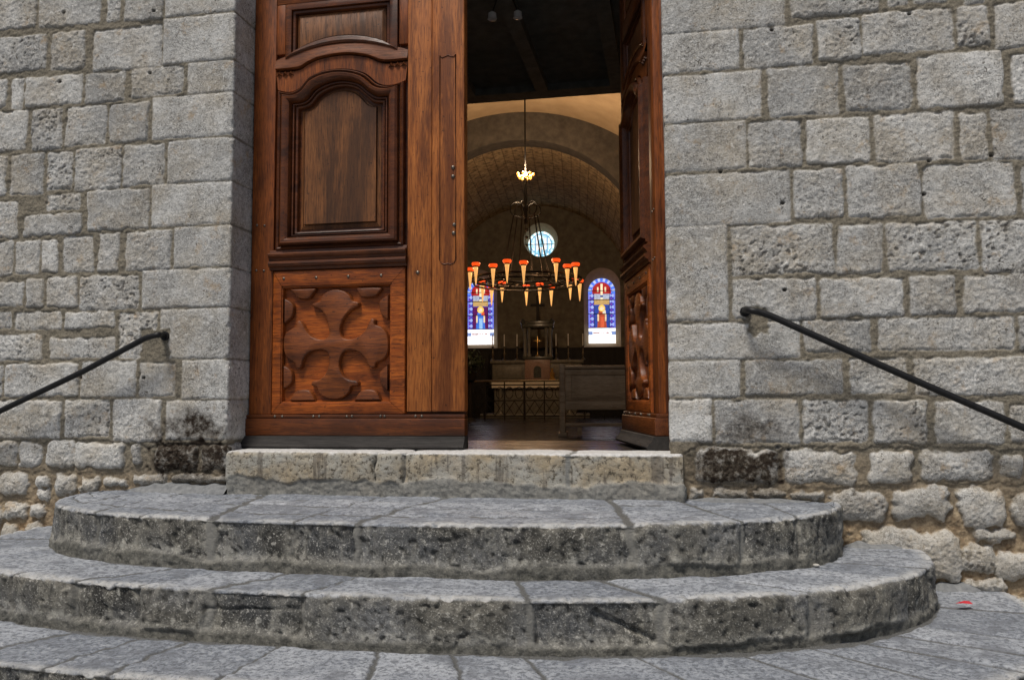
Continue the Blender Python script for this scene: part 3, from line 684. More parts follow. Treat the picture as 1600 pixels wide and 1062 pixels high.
PXL, PXR = 0.113, 0.772                                # framed zone between the stiles
top_in = smooth_line([c3(222, 440), c3(248, 432), c3(272, 418), c3(300, 383), c3(345, 356), c3(392, 345), c3(440, 352), c3(475, 378), c3(502, 402), c3(538, 408)], 5)
top_out = smooth_line([c3(140, 372), c3(185, 378), c3(225, 358), c3(262, 312), c3(325, 284), c3(400, 275), c3(478, 290), c3(532, 330), c3(585, 333), c3(636, 312)], 5)
xi0, zi0 = c3(218, 905); xi1, zi1 = c3(540, 900); xo0, zo0 = c3(140, 990); xo1, zo1 = c3(636, 975)
zi0 = zi1 = (zi0+zi1)/2; zo0 = zo1 = (zo0+zo1)/2
def loop(x0, x1, z0, top, n=60, m=20):
    t_ = resamp(top, n); t_[:, 0] = x0+(t_[:, 0]-t_[0, 0])*(x1-x0)/(t_[-1, 0]-t_[0, 0])
    # level the shoulders
    t_[:, 1] -= np.linspace(t_[0, 1]-(t_[0, 1]+t_[-1, 1])/2, t_[-1, 1]-(t_[0, 1]+t_[-1, 1])/2, n)
    r_ = np.stack([np.full(m, x1), np.linspace(t_[-1, 1], z0, m)], -1)[1:]
    b_ = np.stack([np.linspace(x1, x0, m), np.full(m, z0)], -1)[1:]
    l_ = np.stack([np.full(m, x0), np.linspace(z0, t_[0, 1], m)], -1)[1:-1]
    return np.concatenate([t_, r_, b_, l_])
IN = loop(xi0, xi1, zi0, top_in); OUT = loop(PXL+.012, PXR-.012, zo0, top_out)
tp_out = smooth_line([c3(178, 235), c3(225, 215), c3(290, 185), c3(400, 160), c3(500, 170), c3(592, 188)], 6)   # not closed
def build_leaf(root, sg, wide, W):
    lf = Leaf(root, sg); H = DOOR_H-.02
    lf.box('backing', M['woodmould'], 0.004, W-.004, 0.03, H, -0.05, -0.022, .002)
    lf.box('stile', M['wood'], 0.0, PXL, 0.155, H, -0.048, 0.0, .005)
    if wide:
        b1 = lf.box('meeting_board', M['woodlite'], PXR+.002, 0.889, 0.168, H, -0.046, 0.010, .004)
        b2 = lf.box('meeting_board', M['woodlite'], 0.8905, W, 0.168, H, -0.05, 0.013, .006)
        # pull groove with bracket shaped ends, carved in the outer board
        g = []
        gx0, gx1 = c3(780, 300)[0], c3(842, 300)[0]; gz1, gz0 = c3(808, 228)[1], c3(815, 1045)[1]
        cx = (gx0+gx1)/2; hw = (gx1-gx0)/2
        topc = [(gx0, gz1+.006), (gx0+.25*hw, gz1-.004), (cx-.35*hw, gz1), (cx, gz1+.006), (cx+.35*hw, gz1), (gx1-.25*hw, gz1-.004), (gx1, gz1+.006)]
        botc = [(gx1, gz0+.02), (gx1-.25*hw, gz0+.004), (cx+.35*hw, gz0), (cx, gz0+.003), (cx-.35*hw, gz0), (gx0+.25*hw, gz0+.004), (gx0, gz0+.02)]
        path = topc+botc
        mb = MB(); mb.tube([lf.pt(x, z_, 0.0135) for x, z_ in path], 0.0028, 6, closed=True); mb.build('pull_moulding', M['woodmould'], b2, 60)
        for (px, py) in [(709, 263), (709, 277), (711, 352), (710, 365)]:
            x, z_ = Dp(px, py); lf.stud(x, z_, 0.013, .0095, b2)
        x, z_ = c4(830, 140); lf.stud(x, z_, 0.010, .009, b1)
    else:
        lf.box('meeting_stile', M['wood'], PXR, W, 0.155, H, -0.048, 0.0, .005)
    # ---- lower panel
    cl, cr = PXL+.056, PXR-.084; cb_, ct = 0.217, 0.742; ob, ot = 0.157, 0.826
    mb = MB(); inn = [(cl, cb_), (cr, cb_), (cr, ct), (cl, ct)]; outr = [(PXL+.005, ob), (PXR-.005, ob), (PXR-.005, ot), (PXL+.005, ot)]
    for k in range(4):                                  # four mitred boards with a small gap
        a0, a1, b0, b1_ = [np.array(q) for q in (inn[k], inn[(k+1) % 4], outr[k], outr[(k+1) % 4])]
        e = (a1-a0)/np.linalg.norm(a1-a0)*.0012
        lf.loft(mb, [a0+e, a1-e], [b0+e, b1_-e], [(0, -.035), (0, -.006), (.06, .003), (.14, .004), (.16, .009), (.8, .011), (.95, .009), (1, .002), (1, -.03)], False)
    fr = mb.build('panel_frame', M['woodred'], root, 30)
    mb = MB(); mb.add([lf.pt(x, z_, -.020) for x, z_ in inn], [(0, 1, 2, 3)])
    lp = mb.build('carved_panel', M['woodred'], root, 0)
    cross = [(410, 420), (395, 350), (365, 310), (332, 298), (329, 283), (363, 272), (375, 245), (405, 223), (440, 216), (480, 223), (510, 245), (520, 268), (551, 276), (546, 295), (505, 320), (475, 360), (462, 405),
             (472, 440), (505, 450), (545, 440), (580, 410), (600, 370), (612, 352), (630, 360), (628, 380), (660, 392), (685, 420), (694, 460), (692, 510), (670, 545), (635, 560), (630, 580), (612, 586), (596, 572), (585, 545), (555, 515), (520, 503), (485, 507), (466, 530),
             (458, 575), (475, 620), (505, 640), (546, 648), (546, 668), (515, 672), (505, 700), (470, 727), (430, 732), (390, 725), (360, 705), (350, 677), (325, 668), (328, 648), (365, 638), (395, 605), (408, 560), (405, 522),
             (385, 503), (345, 502), (310, 515), (285, 545), (278, 575), (262, 592), (247, 580), (243, 562), (207, 540), (192, 505), (190, 455), (202, 420), (235, 398), (250, 388), (249, 372), (265, 362), (282, 375), (300, 410), (330, 440), (370, 452), (402, 440)]
    cs = [c4(*p) for p in cross]; cs = smooth_line(cs+[cs[0]], 3)[:-1]
    cs = np.array(cs)
    def fit(P):                                         # panel picture coordinates -> this leaf's panel
        P = np.array(P, float); x0, x1 = c4(187, 480)[0], c4(697, 480)[0]; z0, z1 = c4(440, 742)[1], c4(440, 206)[1]
        P[:, 0] = cl+(P[:, 0]-x0)/(x1-x0)*(cr-cl); P[:, 1] = cb_+(P[:, 1]-z0)/(z1-z0)*(ct-cb_)
        P[:, 0] = np.clip(P[:, 0], cl+.0015, cr-.0015); P[:, 1] = np.clip(P[:, 1], cb_+.0015, ct-.0015); return P
    mb = MB(); lf.relief(mb, fit(cs), -.020, .007, .006); mb.build('carved_cross', M['woodcarv'], lp, 50)
    for L_ in [[(225, 209), (340, 209), (330, 235), (312, 258), (285, 262), (255, 256), (238, 235)], [(540, 209), (655, 207), (645, 232), (630, 247), (600, 252), (565, 252), (550, 235)],
               [(188, 258), (215, 268), (238, 292), (232, 340), (212, 362), (188, 382)], [(697, 238), (672, 252), (648, 277), (655, 328), (675, 350), (697, 362)],
               [(187, 573), (212, 585), (230, 605), (232, 648), (212, 672), (187, 686)], [(697, 568), (670, 585), (650, 612), (655, 660), (675, 682), (697, 697)],
               [(220, 741), (232, 712), (258, 690), (310, 690), (330, 712), (342, 741)], [(530, 741), (545, 710), (572, 688), (625, 690), (645, 712), (657, 741)]]:
        pp = [c4(*p) for p in L_]; pp = fit(smooth_line(pp, 3)); mb = MB(); lf.relief(mb, pp, -.020, .005, .006); mb.build('carved_lobe', M['woodcarv'], lp, 50)
    for (x, y) in [(197, 160), (350, 153), (502, 147), (657, 137)]:
        a = c4(x, y)[0]; lf.stud(PXL+(a-.113)/(.772-.113)*(PXR-PXL), 0.79, 0.009, .0075, fr)
    # ---- ledge moulding between the panels
    mb = MB(); pr = [(0.826, -.01), (0.830, .012), (.842, .014), (.846, .026), (.858, .032), (.868, .030), (.872, .018), (.884, .022), (.894, .034), (.902, .036), (.908, .030), (.910, .014), (.925, .010), (.93, -.01)]
    x0, x1 = PXL-.012, PXR+.0
    vs_ = [lf.pt(x, z_, h) for x in (x0, x1) for z_, h in pr]; n = len(pr)
    mb.add(vs_, [(k, k+1, n+k+1, n+k) for k in range(n-1)]+[tuple(range(n)), tuple(n+k for k in range(n))]); mb.build('ledge_moulding', M['woodmould'], root, 25)
    # ---- big panel with shaped head
    rail = MB(); ztop = 1.935
    lf_fr = [(0.0, -.034), (.055, -.034), (.06, -.012), (.09, -.004), (.16, -.001), (.19, -.010), (.215, -.010), (.23, .006), (.28, .006), (.31, -.004), (.34, -.004), (.36, .012), (.40, .024), (.52, .034), (.66, .036), (.74, .027), (.77, .004), (.81, .002), (.83, .014), (.9, .019), (.95, .014), (.955, -.02), (1, -.03)]
    mb = MB(); lf.loft(mb, IN, OUT, lf_fr); mb.build('panel_moulding', M['woodmould'], root, 32)
    C = IN.mean(0); mb = MB()
    inset = lambda k: C+(IN-C)*(1-np.array([k/.21, k/.36]))
    rings = [(IN, -.032), (inset(.004), -.020), (inset(.018), -.014), (inset(.020), -.020), (inset(.0235), -.020), (inset(.025), -.006)]
    n = len(IN); vs_ = [lf.pt(p[0], p[1], h) for R_, h in rings for p in R_]; fs = []
    for i in range(len(rings)-1):
        for k in range(n): j = (k+1) % n; fs.append((i*n+k, i*n+j, (i+1)*n+j, (i+1)*n+k))
    fs.append(tuple((len(rings)-1)*n+k for k in range(n)))
    mb.add(vs_, fs); mb.build('tall_panel', M['woodpan'], root, 30)
    # ---- shaped rail over it (fills between the moulding head and the arched band)
    hd = OUT[:60]
    arch = resamp(smooth_line([c3(140, 283), c3(225, 274), c3(262, 252), c3(310, 230), c3(400, 214), c3(480, 220), c3(545, 241), c3(635, 232)], 6), 60)
    arch[:, 0] = PXL+(arch[:, 0]-arch[0, 0])*(PXR-PXL)/(arch[-1, 0]-arch[0, 0]); arch[:, 1] -= np.linspace(-1, 1, 60)*(arch[-1, 1]-arch[0, 1])/2
    mb = MB(); lf.loft(mb, hd, arch, [(0, -.03), (.05, -.03), (.06, .0), (.9, .0), (.92, -.025), (1, -.03)], False); mb.build('shaped_rail', M['wood'], root, 30)
    # arched band above, raised, up to the small panel's frame
    xs0, xs1 = c3(212, 100)[0], c3(560, 100)[0]
    zt_, zb_l = c3(390, 42)[1], c3(212, 200)[1]
    za = (c3(560, 158)[1]+c3(212, 200)[1])/2; zap = c3(395, 134)[1]
    bot = np.array([(xs0+(xs1-xs0)*t, za+(zap-za)*math.sin(PI*t)**.8) for t in np.linspace(0, 1, 40)])
    SI = np.concatenate([bot, [(xs1, zt_), (xs0, zt_)]])
    bo = np.array([(PXL+.045+(PXR-PXL-.09)*t, za-.052+(zap-za+.004)*math.sin(PI*t)**.8) for t in np.linspace(0, 1, 40)])
    SO = np.concatenate([bo, [(PXR-.045, zt_+.055), (PXL+.045, zt_+.055)]])
    mb = MB(); lf.loft(mb, SI, SO, [(0, -.034), (.07, -.034), (.08, -.010), (.14, -.003), (.32, -.001), (.34, -.010), (.38, -.010), (.40, .010), (.7, .013), (.92, .008), (.95, -.02), (1, -.03)]); mb.build('panel_moulding', M['woodmould'], root, 32)
    mb = MB(); C = SI.mean(0); R2 = C+(SI-C)*np.array([.93, .84]); n = len(SI)
    mb.add([lf.pt(p[0], p[1], h) for R_, h in ((SI, -.017), (R2, -.006)) for p in R_], [(k, (k+1) % n, n+(k+1) % n, n+k) for k in range(n)]+[tuple(n+k for k in range(n))]); mb.build('small_panel', M['woodpan'], root, 30)
    a2 = arch.copy(); b2_ = resamp(bo, 60); b2_[:, 0] = np.linspace(PXL, PXR, 60)
    b2_[:8, 1] = np.minimum(b2_[:8, 1], b2_[8, 1]); 
    mb = MB(); lf.loft(mb, a2, b2_, [(0, -.02), (0, .004), (.07, .013), (.25, .012), (.5, .008), (1, .004), (1, -.02)], False); mb.build('arched_band', M['woodx'], root, 30)
    # teeth under the band's ends
    for x0, x1 in ((PXL+.004, PXL+.092), (PXR-.096, PXR-.004)):
        mb = MB(); wd = (x1-x0)/3; zz = (arch[3][1] if x0 < .3 else arch[-4][1])-.003
        for k in range(3):
            a = x0+k*wd; mb.add([lf.pt(a, zz-.026, .001), lf.pt(a+wd, zz-.026, .001), lf.pt(a+wd/2, zz, .001), lf.pt(a+wd/2, zz-.017, .014)], [(0, 1, 3), (1, 2, 3), (2, 0, 3)])
        mb.build('tooth_ornament', M['woodmould'], root, 0)
    # frame fields left and right of the small panel and the panel above
    lf.box('rail', M['woodx'], PXL+.002, PXR-.002, zt_+.056, zt_+.16, -.04, .0)
    for x0, x1 in ((PXL+.001, PXL+.044), (PXR-.044, PXR-.001)): lf.box('rail', M['wood'], x0, x1, za-.02, zt_+.055, -.04, -.001, .003)
    lf.box('upper_panel', M['woodpan'], PXL+.06, PXR-.06, zt_+.2, H-.1, -.03, -.008, .006)
    for x0, x1, z0, z1 in ((PXL+.002, PXL+.058, zt_+.162, H), (PXR-.058, PXR-.002, zt_+.162, H), (PXL+.06, PXR-.06, H-.09, H)): lf.box('rail', M['woodx'], x0, x1, z0, z1, -.04, .0)
    # ---- foot: strip with studs, kick board, weather board
    st_ = lf.box('kick_strip', M['woodmould'], -.006, W-.001, 0.139, 0.156, -.04, .012, .003)
    lf.box('kick_board', M['woodmould'], -.008, W+.001, 0.060, 0.138, -.04, .020, .005)
    mb = MB(); pr = [(0.003, -.04), (0.003, .052), (.012, .056), (.022, .050), (.034, .038), (.046, .030), (.056, .027), (.059, .02), (.059, -.04)]
    n = len(pr); mb.add([lf.pt(x, z_, h) for x in (-.012, W+.002) for z_, h in pr], [(k, (k+1) % n, n+(k+1) % n, n+k) for k in range(n)]+[tuple(range(n)), tuple(n+k for k in range(n))]); mb.build('weather_board', M['woodgrey'], root, 30)
    for x in [155, 190, 337, 365, 495, 520, 655, 674, 820, 850]:
        a = c4(x, 845)[0]
        if a < W-.03: lf.stud(a, .148, .012, .0065, st_)
    for (z_) in (.835, 1.05): lf.stud(.028, z_, 0, .006); lf.stud(.066, z_-.003, 0, .006)
LW, RW = 1.044, 0.852
dl = empty('door_leaf', (-0.965, 0.18, 0)); tag(dl, 'closed left leaf of the brown church door, with a carved cross panel facing out', 'door')
build_leaf(dl, 1, True, LW)
dr = empty('door_leaf', (0.925, 0.205, 0), math.radians(-77.5)); tag(dr, 'right leaf of the brown wooden church door, swung inward beside the dark opening', 'door')
build_leaf(dr, -1, False, RW)
df = empty('door_frame', (0, 0.2, 0)); tag(df, 'red brown wooden door frame fixed against the stone jambs', 'door frame')
MB().bbox(0.926, 0.985, 0.012, 0.10, 0.0, DOOR_H, .004).build('jamb', M['wood'], df)
MB().bbox(-0.985, -0.930, 0.045, 0.11, 0.0, DOOR_H, .004).build('jamb', M['wood'], df)
MB().bbox(-0.929, 0.925, 0.012, 0.10, DOOR_H-.015, DOOR_H+.05, .004).build('head', M['woodx'], df)

# ------------------------------------------------------------------ handrails
def handrail(name, wall_px, pts_px, yoff, ext, label):
    a = atY(*wall_px, 0.0); P = [atY(x, y, -yoff) for x, y in pts_px]
    root = empty('handrail', tuple(a)); tag(root, label, 'handrail', 'iron handrails on the church wall')
    d = P[-1]-P[-2]; P.append(P[-1]+d/np.linalg.norm(d)*ext)
    path = [a+np.array([0, .03, 0]), a+np.array([0, -yoff*.55, 0.0]), ]
    q = smooth_line([np.array(p) for p in path]+P[:3], 5)[:]+P[3:]
    end = P[-1]
    mb = MB(); mb.tube([Vector(p-a) for p in q]+[Vector(end-a)+Vector((0.03*np.sign(d[0]), 0.02, -.015)), Vector(end-a)+Vector((0.05*np.sign(d[0]), yoff+.02, -.02))], 0.0132, 12); mb.build('rail', M['iron'], root, 60)
    mb = MB(); n = 12; mb.add([(0.021*math.cos(2*PI*k/n), y_, .021*math.sin(2*PI*k/n)-.003) for y_ in (0.01, -.012) for k in range(n)], [(k, (k+1) % n, n+(k+1) % n, n+k) for k in range(n)]+[tuple(range(n)), tuple(n+k for k in range(n))])
    mb.build('wall_anchor', M['iron'], root, 30)
    return root
handrail('handrail', (259, 524), [(247, 523), (228, 528), (205, 540), (130, 580), (0, 642)], .085, .55, 'black iron handrail sloping down to the left from the wall beside the closed leaf')
handrail('handrail', (1164, 486), [(1174, 485), (1188, 488), (1206, 494), (1400, 581), (1600, 668)], .085, .55, 'black iron handrail sloping down to the right across the stone wall')

# ------------------------------------------------------------------ interior frame
PHI = math.radians(6.2); AX = np.array([-math.sin(PHI), math.cos(PHI), 0]); TX = np.array([math.cos(PHI), math.sin(PHI), 0]); ORI = np.array([-1.73, 11.87, FLOOR_Z])
def NV(u, v, z): return ORI+TX*u+AX*v+np.array([0, 0, z])
def nvp(px, py, v):
    d = ray(px, py); t = ((ORI+AX*v-CAM)@AX)/(d@AX); p = CAM+d*t-ORI; return p@TX, p[2]
def nobj(name, u, v, z=0, rz=0): return empty(name, tuple(NV(u, v, z)), PHI+rz)
nave = empty('nave_axis', tuple(ORI), PHI, church) if False else None
def inch(mb, name, mat, parent=church, smooth=35, depth=None):     # mesh in nave coordinates, child of the church
    mb.v = [tuple(NV(*p)) for p in mb.v]; return mb.build(name, mat, parent, smooth)
VE = 5.7; RC, ZC = 2.4, 2.95; RN, ZN, UN = 3.6, 2.29, 3.0
fl = MB(); fl.box(-9, 6, 0.55, 22, FLOOR_Z-.1, FLOOR_Z); tag(fl.build('floor', M['floor'], smooth=0), kind='structure')
v0 = lambda u: (0.46-11.87-TX[1]*u)/AX[1]
mb = MB(); ns = 48; a0 = math.asin(UN/RN)
ar = [(RN*math.sin(a), ZN+RN*math.cos(a)) for a in np.linspace(-a0, a0, ns)]
pth = [(-UN, 0)]+ar+[(UN, 0)]
vs_ = []; nv_ = 24
for k in range(nv_):
    for (u_, z_) in pth: vs_.append((u_, v0(u_)+(0-v0(u_))*k/(nv_-1), z_))
m_ = len(pth); mb.add(vs_, [(k*m_+i, k*m_+i+1, (k+1)*m_+i+1, (k+1)*m_+i) for k in range(nv_-1) for i in range(m_-1)])
inch(mb, 'nave_vault', M['plaster'])
# choir arch: face wall between nave section and choir opening, with some depth
cp = [(-RC, 0)]+[(RC*math.sin(a), ZC+RC*math.cos(a)) for a in np.linspace(-PI/2, PI/2, ns)]+[(RC, 0)]
cp[1:-1] = [(u_, z_) for u_, z_ in cp[1:-1]]
mb = MB(); A_ = np.array(pth)*1.0; B_ = np.array(cp)
A2 = A_.copy(); A2[:, 0] *= 1.02; A2[:, 1] = np.where(A2[:, 1] > 0, A2[:, 1]+.05, 0)
n = len(A_); vs_ = [(p[0], 0.0, p[1]) for p in A2]+[(p[0], 0.0, p[1]) for p in B_]+[(p[0], 0.45, p[1]) for p in B_]
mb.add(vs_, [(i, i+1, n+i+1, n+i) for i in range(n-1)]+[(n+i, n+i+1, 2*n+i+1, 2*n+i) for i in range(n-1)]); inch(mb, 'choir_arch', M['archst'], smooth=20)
# choir vault of stone blocks
RV = RC+.06
m2 = 60; nn = 40; Pc = np.zeros((m2, nn, 3)); uv = np.zeros((m2, nn, 3))
arcp = [(-RV, 0.0)]+[(RV*math.sin(a), ZC+RV*math.cos(a)) for a in np.linspace(-PI/2, PI/2, m2-2)]+[(RV, 0.0)]
ln = np.concatenate([[0], np.cumsum(np.hypot(*np.diff(np.array(arcp), axis=0).T))])
for i, (u_, z_) in enumerate(arcp):
    for k in range(nn): v_ = 0.44+(VE-.44)*k/(nn-1); Pc[i, k] = NV(u_, v_, z_); uv[i, k] = (v_, ln[i], 0)
o = grid_obj('choir_vault', Pc, M['vault'], parent=church)
at = o.data.attributes.new('vuv', 'FLOAT_VECTOR', 'POINT'); at.data.foreach_set('vector', uv.reshape(-1).astype(np.float32))

# ---- end wall with three window openings
def arch_loop(cx, hw, z0, zs, n=20, rev=False):         # z0 sill, zs spring
    P = [(cx-hw, z0)]+[(cx-hw*math.cos(a), zs+hw*math.sin(a)) for a in np.linspace(0, PI, n)]+[(cx+hw, z0)]
    return P
def circ_loop(cx, cz, r, n=36): return [(cx+r*math.cos(a), cz+r*math.sin(a)) for a in np.linspace(0, 2*PI, n, endpoint=False)]
WIN = []
for cx in (-1.46, 1.69): WIN.append((arch_loop(cx, .465, 1.74, 3.30), arch_loop(cx, .345, 1.85, 3.19), cx))
RO = (circ_loop(0.14, 4.52, .44), circ_loop(0.14, 4.455, .34))
bm = bmesh.new()
def addloop(P, y):
    vs_ = [bm.verts.new(NV(u_, y, z_)) for u_, z_ in P]; return [bm.edges.new((vs_[i], vs_[(i+1) % len(vs_)])) for i in range(len(vs_))]
E_ = addloop([(-RV-.05, 0)]+[(1.02*RV*math.sin(a), ZC+1.02*RV*math.cos(a)) for a in np.linspace(-PI/2, PI/2, 50)]+[(RV+.05, 0)], VE)
for o_, i_, c_ in WIN: E_ += addloop(o_, VE)
E_ += addloop(RO[0], VE)
bmesh.ops.triangle_fill(bm, use_beauty=True, use_dissolve=False, edges=E_)
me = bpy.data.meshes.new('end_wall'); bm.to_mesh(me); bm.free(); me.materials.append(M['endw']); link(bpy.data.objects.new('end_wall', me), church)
mb = MB(); mb.box(-RV, RV, VE-.09, VE-.004, 0, 1.72); mb.box(-RV, RV, VE-.12, VE-.004, 1.69, 1.73)
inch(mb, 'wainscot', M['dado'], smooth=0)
# stained glass
def glass_pic(kind, W_, H_):
    n, m = int(W_/.008)+1, int(H_/.008)+1
    x = np.linspace(-1, 1, n)[:, None]*np.ones((1, m)); zz = np.ones((n, 1))*np.linspace(0, 1, m)[None, :]
    C = np.zeros((n, m, 3))
    def put(mask, col): C[mask] = col
    if kind == 'rose':
        r = np.hypot(x, (zz*2-1)); C[:] = (.8, 1.1, 1.15)
        nz = pn(x*5+3, zz*9, 1.1); put(nz > .15, (.45, .85, 1.05)); put(nz < -.2, (1.2, 1.25, 1.25)); put((np.abs(x) < .42) & (np.abs(zz*2-1) < .5), (1, 1, 1))
        put((np.hypot(x*1.3, (zz*2-1)*.8-.1) < .28), (.35, .75, .95)); put((np.abs(np.abs(x)-.45) < .06) & (np.abs(zz*2-1) < .6), (.25, .5, .75)); put(np.abs(r-.8) < .035, (.1, .35, .6)); put((zz < .3) & (np.sin(x*22) > .5), (.15, .5, .75))
        return C
    zm = zz*H_; xm = x*W_/2
    C[:] = (.02, .06, .46)
    wv = np.sin(zm*42)*.5+np.sin(xm*70)*.3
    put((np.abs(x) > .60) & (wv > .15), (.38, .46, .9)); put((np.abs(x) > .60) & (wv < -.35), (.16, .05, .42)); put((np.abs(x) > .9), (.16, .2, .8))
    # arch border
    rr = np.hypot(xm, zm-(H_-W_/2)); up = zm > H_-W_/2-.06
    put(up & (rr > W_/2*.72), (.08, .2, .9)); put(up & (rr > W_/2*.76) & (np.sin(np.arctan2(zm-(H_-W_/2), xm)*15) > .1), (.5, .6, .95))
    put(up & (rr < W_/2*.7), (.42, .02, .02)); put((np.abs(x) < .56) & (zm < H_-W_/2-.06) & (zm > H_-W_/2-.30), (.40, .46, .60))
    put((np.abs(x) < .56) & (zm < H_-W_/2-.20) & (zm > H_-W_/2-.34), (.55, .36, .14)); put((np.abs(x) < .07) & (zm > H_-W_/2-.28) & (rr < W_/2*.6), (.95, .85, .55))
    put((np.abs(np.abs(x)-.28) < .06) & (zm > H_-W_/2-.0) & (zm < H_-W_/2+.12), (.95, .8, .5))
    put((np.abs(x) < .1) & (np.abs(zm-(H_-W_/2-.12)) < .03), (.05, .1, .3))
    # niche and figure
    zf0, zf1 = .40, H_-W_/2-.36
    put((np.abs(x) < .56) & (zm < zf1) & (zm > zf0), (.02, .06, .34) if kind == 'red' else (.10, .01, .10))
    f = (zm-zf0)/(zf1-zf0)
    robe = (.42, .07, .03) if kind == 'red' else (.05, .18, .70)
    put((np.abs(x) < .20+.16*np.clip(1-f, 0, 1)-.12*np.clip((f-.72)/.1, 0, 1)) & (f > 0) & (f < .80), robe)
    put((np.abs(x-.02) < .12) & (f > .02) & (f < .5), tuple(np.array(robe)*1.6) if kind == 'red' else (.3, .55, .9))
    put((np.abs(np.abs(x)-.27) < .06) & (f > .3) & (f < .62), (.85, .65, .4))
    put((x > .05) & (x < .3) & (f > .62) & (f < .78), (.8, .75, .6) if kind == 'red' else (.75, .10, .04))
    put((np.hypot(xm, zm-(zf0+.88*(zf1-zf0))) < .088), (.95, .62, .12)); put((np.hypot(xm, zm-(zf0+.87*(zf1-zf0))) < .05), (.95, .72, .5))
    # foot of the light, clear glass
    put(zm < .40, (1.25, 1.3, 1.4)); put((zm < .29) & (zm > .25) & (pn(x*6, zz*30, 2) > -.05), (.5, .3, .3)); put((zm > .22) & (zm < .31) & (np.abs(x) > .7), (.2, .3, .6))
    put(zm < .21, (1.5, 1.5, 1.55))
    return C
def window(kind, o_, i_, dep, label):
    n = len(o_); mb = MB(); mb.add([(p[0], VE-.002, p[1]) for p in o_]+[(p[0], VE+dep, p[1]) for p in i_], [(k, (k+1) % n, n+(k+1) % n, n+k) for k in range(n)])
    wn = inch(mb, 'window', M['reveal'], smooth=30); tag(wn, label)
    us = [p[0] for p in i_]; zs = [p[1] for p in i_]; W_, H_ = max(us)-min(us), max(zs)-min(zs); cx, z0 = (max(us)+min(us))/2, min(zs)
    C = glass_pic(kind, W_, H_); a, b = C.shape[:2]
    X_ = np.linspace(-W_/2, W_/2, a)[:, None]*np.ones((1, b)); Z_ = np.ones((a, 1))*np.linspace(0, H_, b)[None, :]
    if kind == 'rose': ok = np.hypot(X_, Z_-H_/2) < W_/2+.012
    else: ok = (Z_ < H_-W_/2) | (np.hypot(X_, Z_-(H_-W_/2)) < W_/2+.012)
    Pg = NV(cx, VE+dep+.004, z0)+X_[..., None]*TX+Z_[..., None]*np.array([0, 0, 1.])
    grid_obj('stained_glass', Pg, M['glass'], parent=wn, quadmask=ok[:-1, :-1] & ok[1:, 1:], cols=np.clip(C, 0, 1.6))
    mb = MB(); y_ = VE+dep-.012
    bars = [.4, .76, 1.12, 1.36] if kind != 'rose' else [H_*.5]
    for zb in bars:
        hw = W_/2 if kind != 'rose' else W_/2; mb.box(cx-hw, cx+hw, y_-.006, y_+.006, z0+zb-.008, z0+zb+.008)
    if kind != 'rose':
        mb.box(cx-.205, cx-.195, y_-.005, y_+.005, z0+.4, z0+H_-.25); mb.box(cx+.195, cx+.205, y_-.005, y_+.005, z0+.4, z0+H_-.25)
    else: mb.box(cx-.006, cx+.006, y_-.007, y_+.007, z0, z0+H_)
    inch(mb, 'lead_bars', M['lead'], wn, 0)
    return wn
window('blue', WIN[0][0], WIN[0][1], .28, 'arched stained glass window with a blue robed figure, left of the altar')
window('red', WIN[1][0], WIN[1][1], .28, 'arched stained glass window with a red robed figure, right of the altar')
window('rose', RO[0], RO[1], .3, 'small round pale blue stained glass window high on the end wall')
# backing wall behind the windows so that no sky shows past the panes
mb = MB(); mb.box(-4, 4, VE+.5, VE+.7, -.3, 6.5); inch(mb, 'outer_wall', M['endw'], smooth=0)

# ---- loft over the entrance
mb = MB(); mb.box(-4.4, 3.0, 0.5, 3.5, 2.86, 3.06)
for xb in np.arange(-3.8, 3.0, .62): mb.box(xb, xb+.10, 0.52, 3.30, 2.79, 2.859)
mb.box(-4.4, 3.0, 3.32, 3.498, 2.80, 2.859)
mb.build('loft', M['loft'], church, 0)
# spots under the loft
for (px, py, s_) in ((769, 27, -1), (809, 25, 1)):
    p = atZ(px, py, 2.68); r = empty('spotlight', (p[0]-.05*s_*0, p[1], 2.79)); tag(r, 'small white spotlight under the loft, the %s of the pair' % ('left' if s_ < 0 else 'right'), 'spotlight', 'spotlights under the loft')
    MB().tube([(0.03*-s_, 0, .0), (0, 0, -.085)], .004, 6).build('arm', M['iron'], r)
    ld = bpy.data.lights.new('pew_fill_light', 'SPOT'); ld.energy = 26; ld.spot_size = math.radians(75); ld.spot_blend = .8; ld.color = (1, .94, .86); ld.shadow_soft_size = .04  # beams added to brighten the pew, set in the real fittings
    lo = link(bpy.data.objects.new('pew_fill_light', ld), r); lo.location = (0, .03, -.16); lo.rotation_euler = (math.radians(52), 0, math.radians(-18))
    MB().lathe([(.012, 0), (.026, -.012), (.03, -.05), (.022, -.052)], 14, (0, 0, -.075)).build('lamp_head', M['spot'], r)

# ---- chandelier
VC = -2.0
CU = nvp(822, 440, VC)[0]; zat = lambda y: nvp(822, y, VC)[1]
ch = nobj('chandelier', CU, VC, 0); tag(ch, 'wrought iron ring chandelier with glowing cone lamps hanging in the nave', 'chandelier')
zr = zat(437); zh = zat(330); zl = zat(273); RG = .9
mb = MB(); mb.tube([(0, 0, zl-.02), (0, 0, 5.86)], .013, 8); mb.build('chain', M['iron'], ch)
mb = MB(); mb.tube([(0, 0, zh-.22), (0, 0, zl-.05)], .028, 8)
for k in range(6):
    a = k*PI/3+.3; pts = [(.03*math.cos(a), .03*math.sin(a), zh-.12)]
    for t in np.linspace(0, 1, 14):
        ang = -PI*.5+t*PI*1.55; rr = .115; pts.append(((.145+rr*math.cos(ang)*1.0)*math.cos(a), (.145+rr*math.cos(ang))*math.sin(a), zh+.02+rr*math.sin(ang)))
    mb.tube(pts, .013, 6)
mb.build('hub_scrolls', M['iron'], ch)
mb = MB()
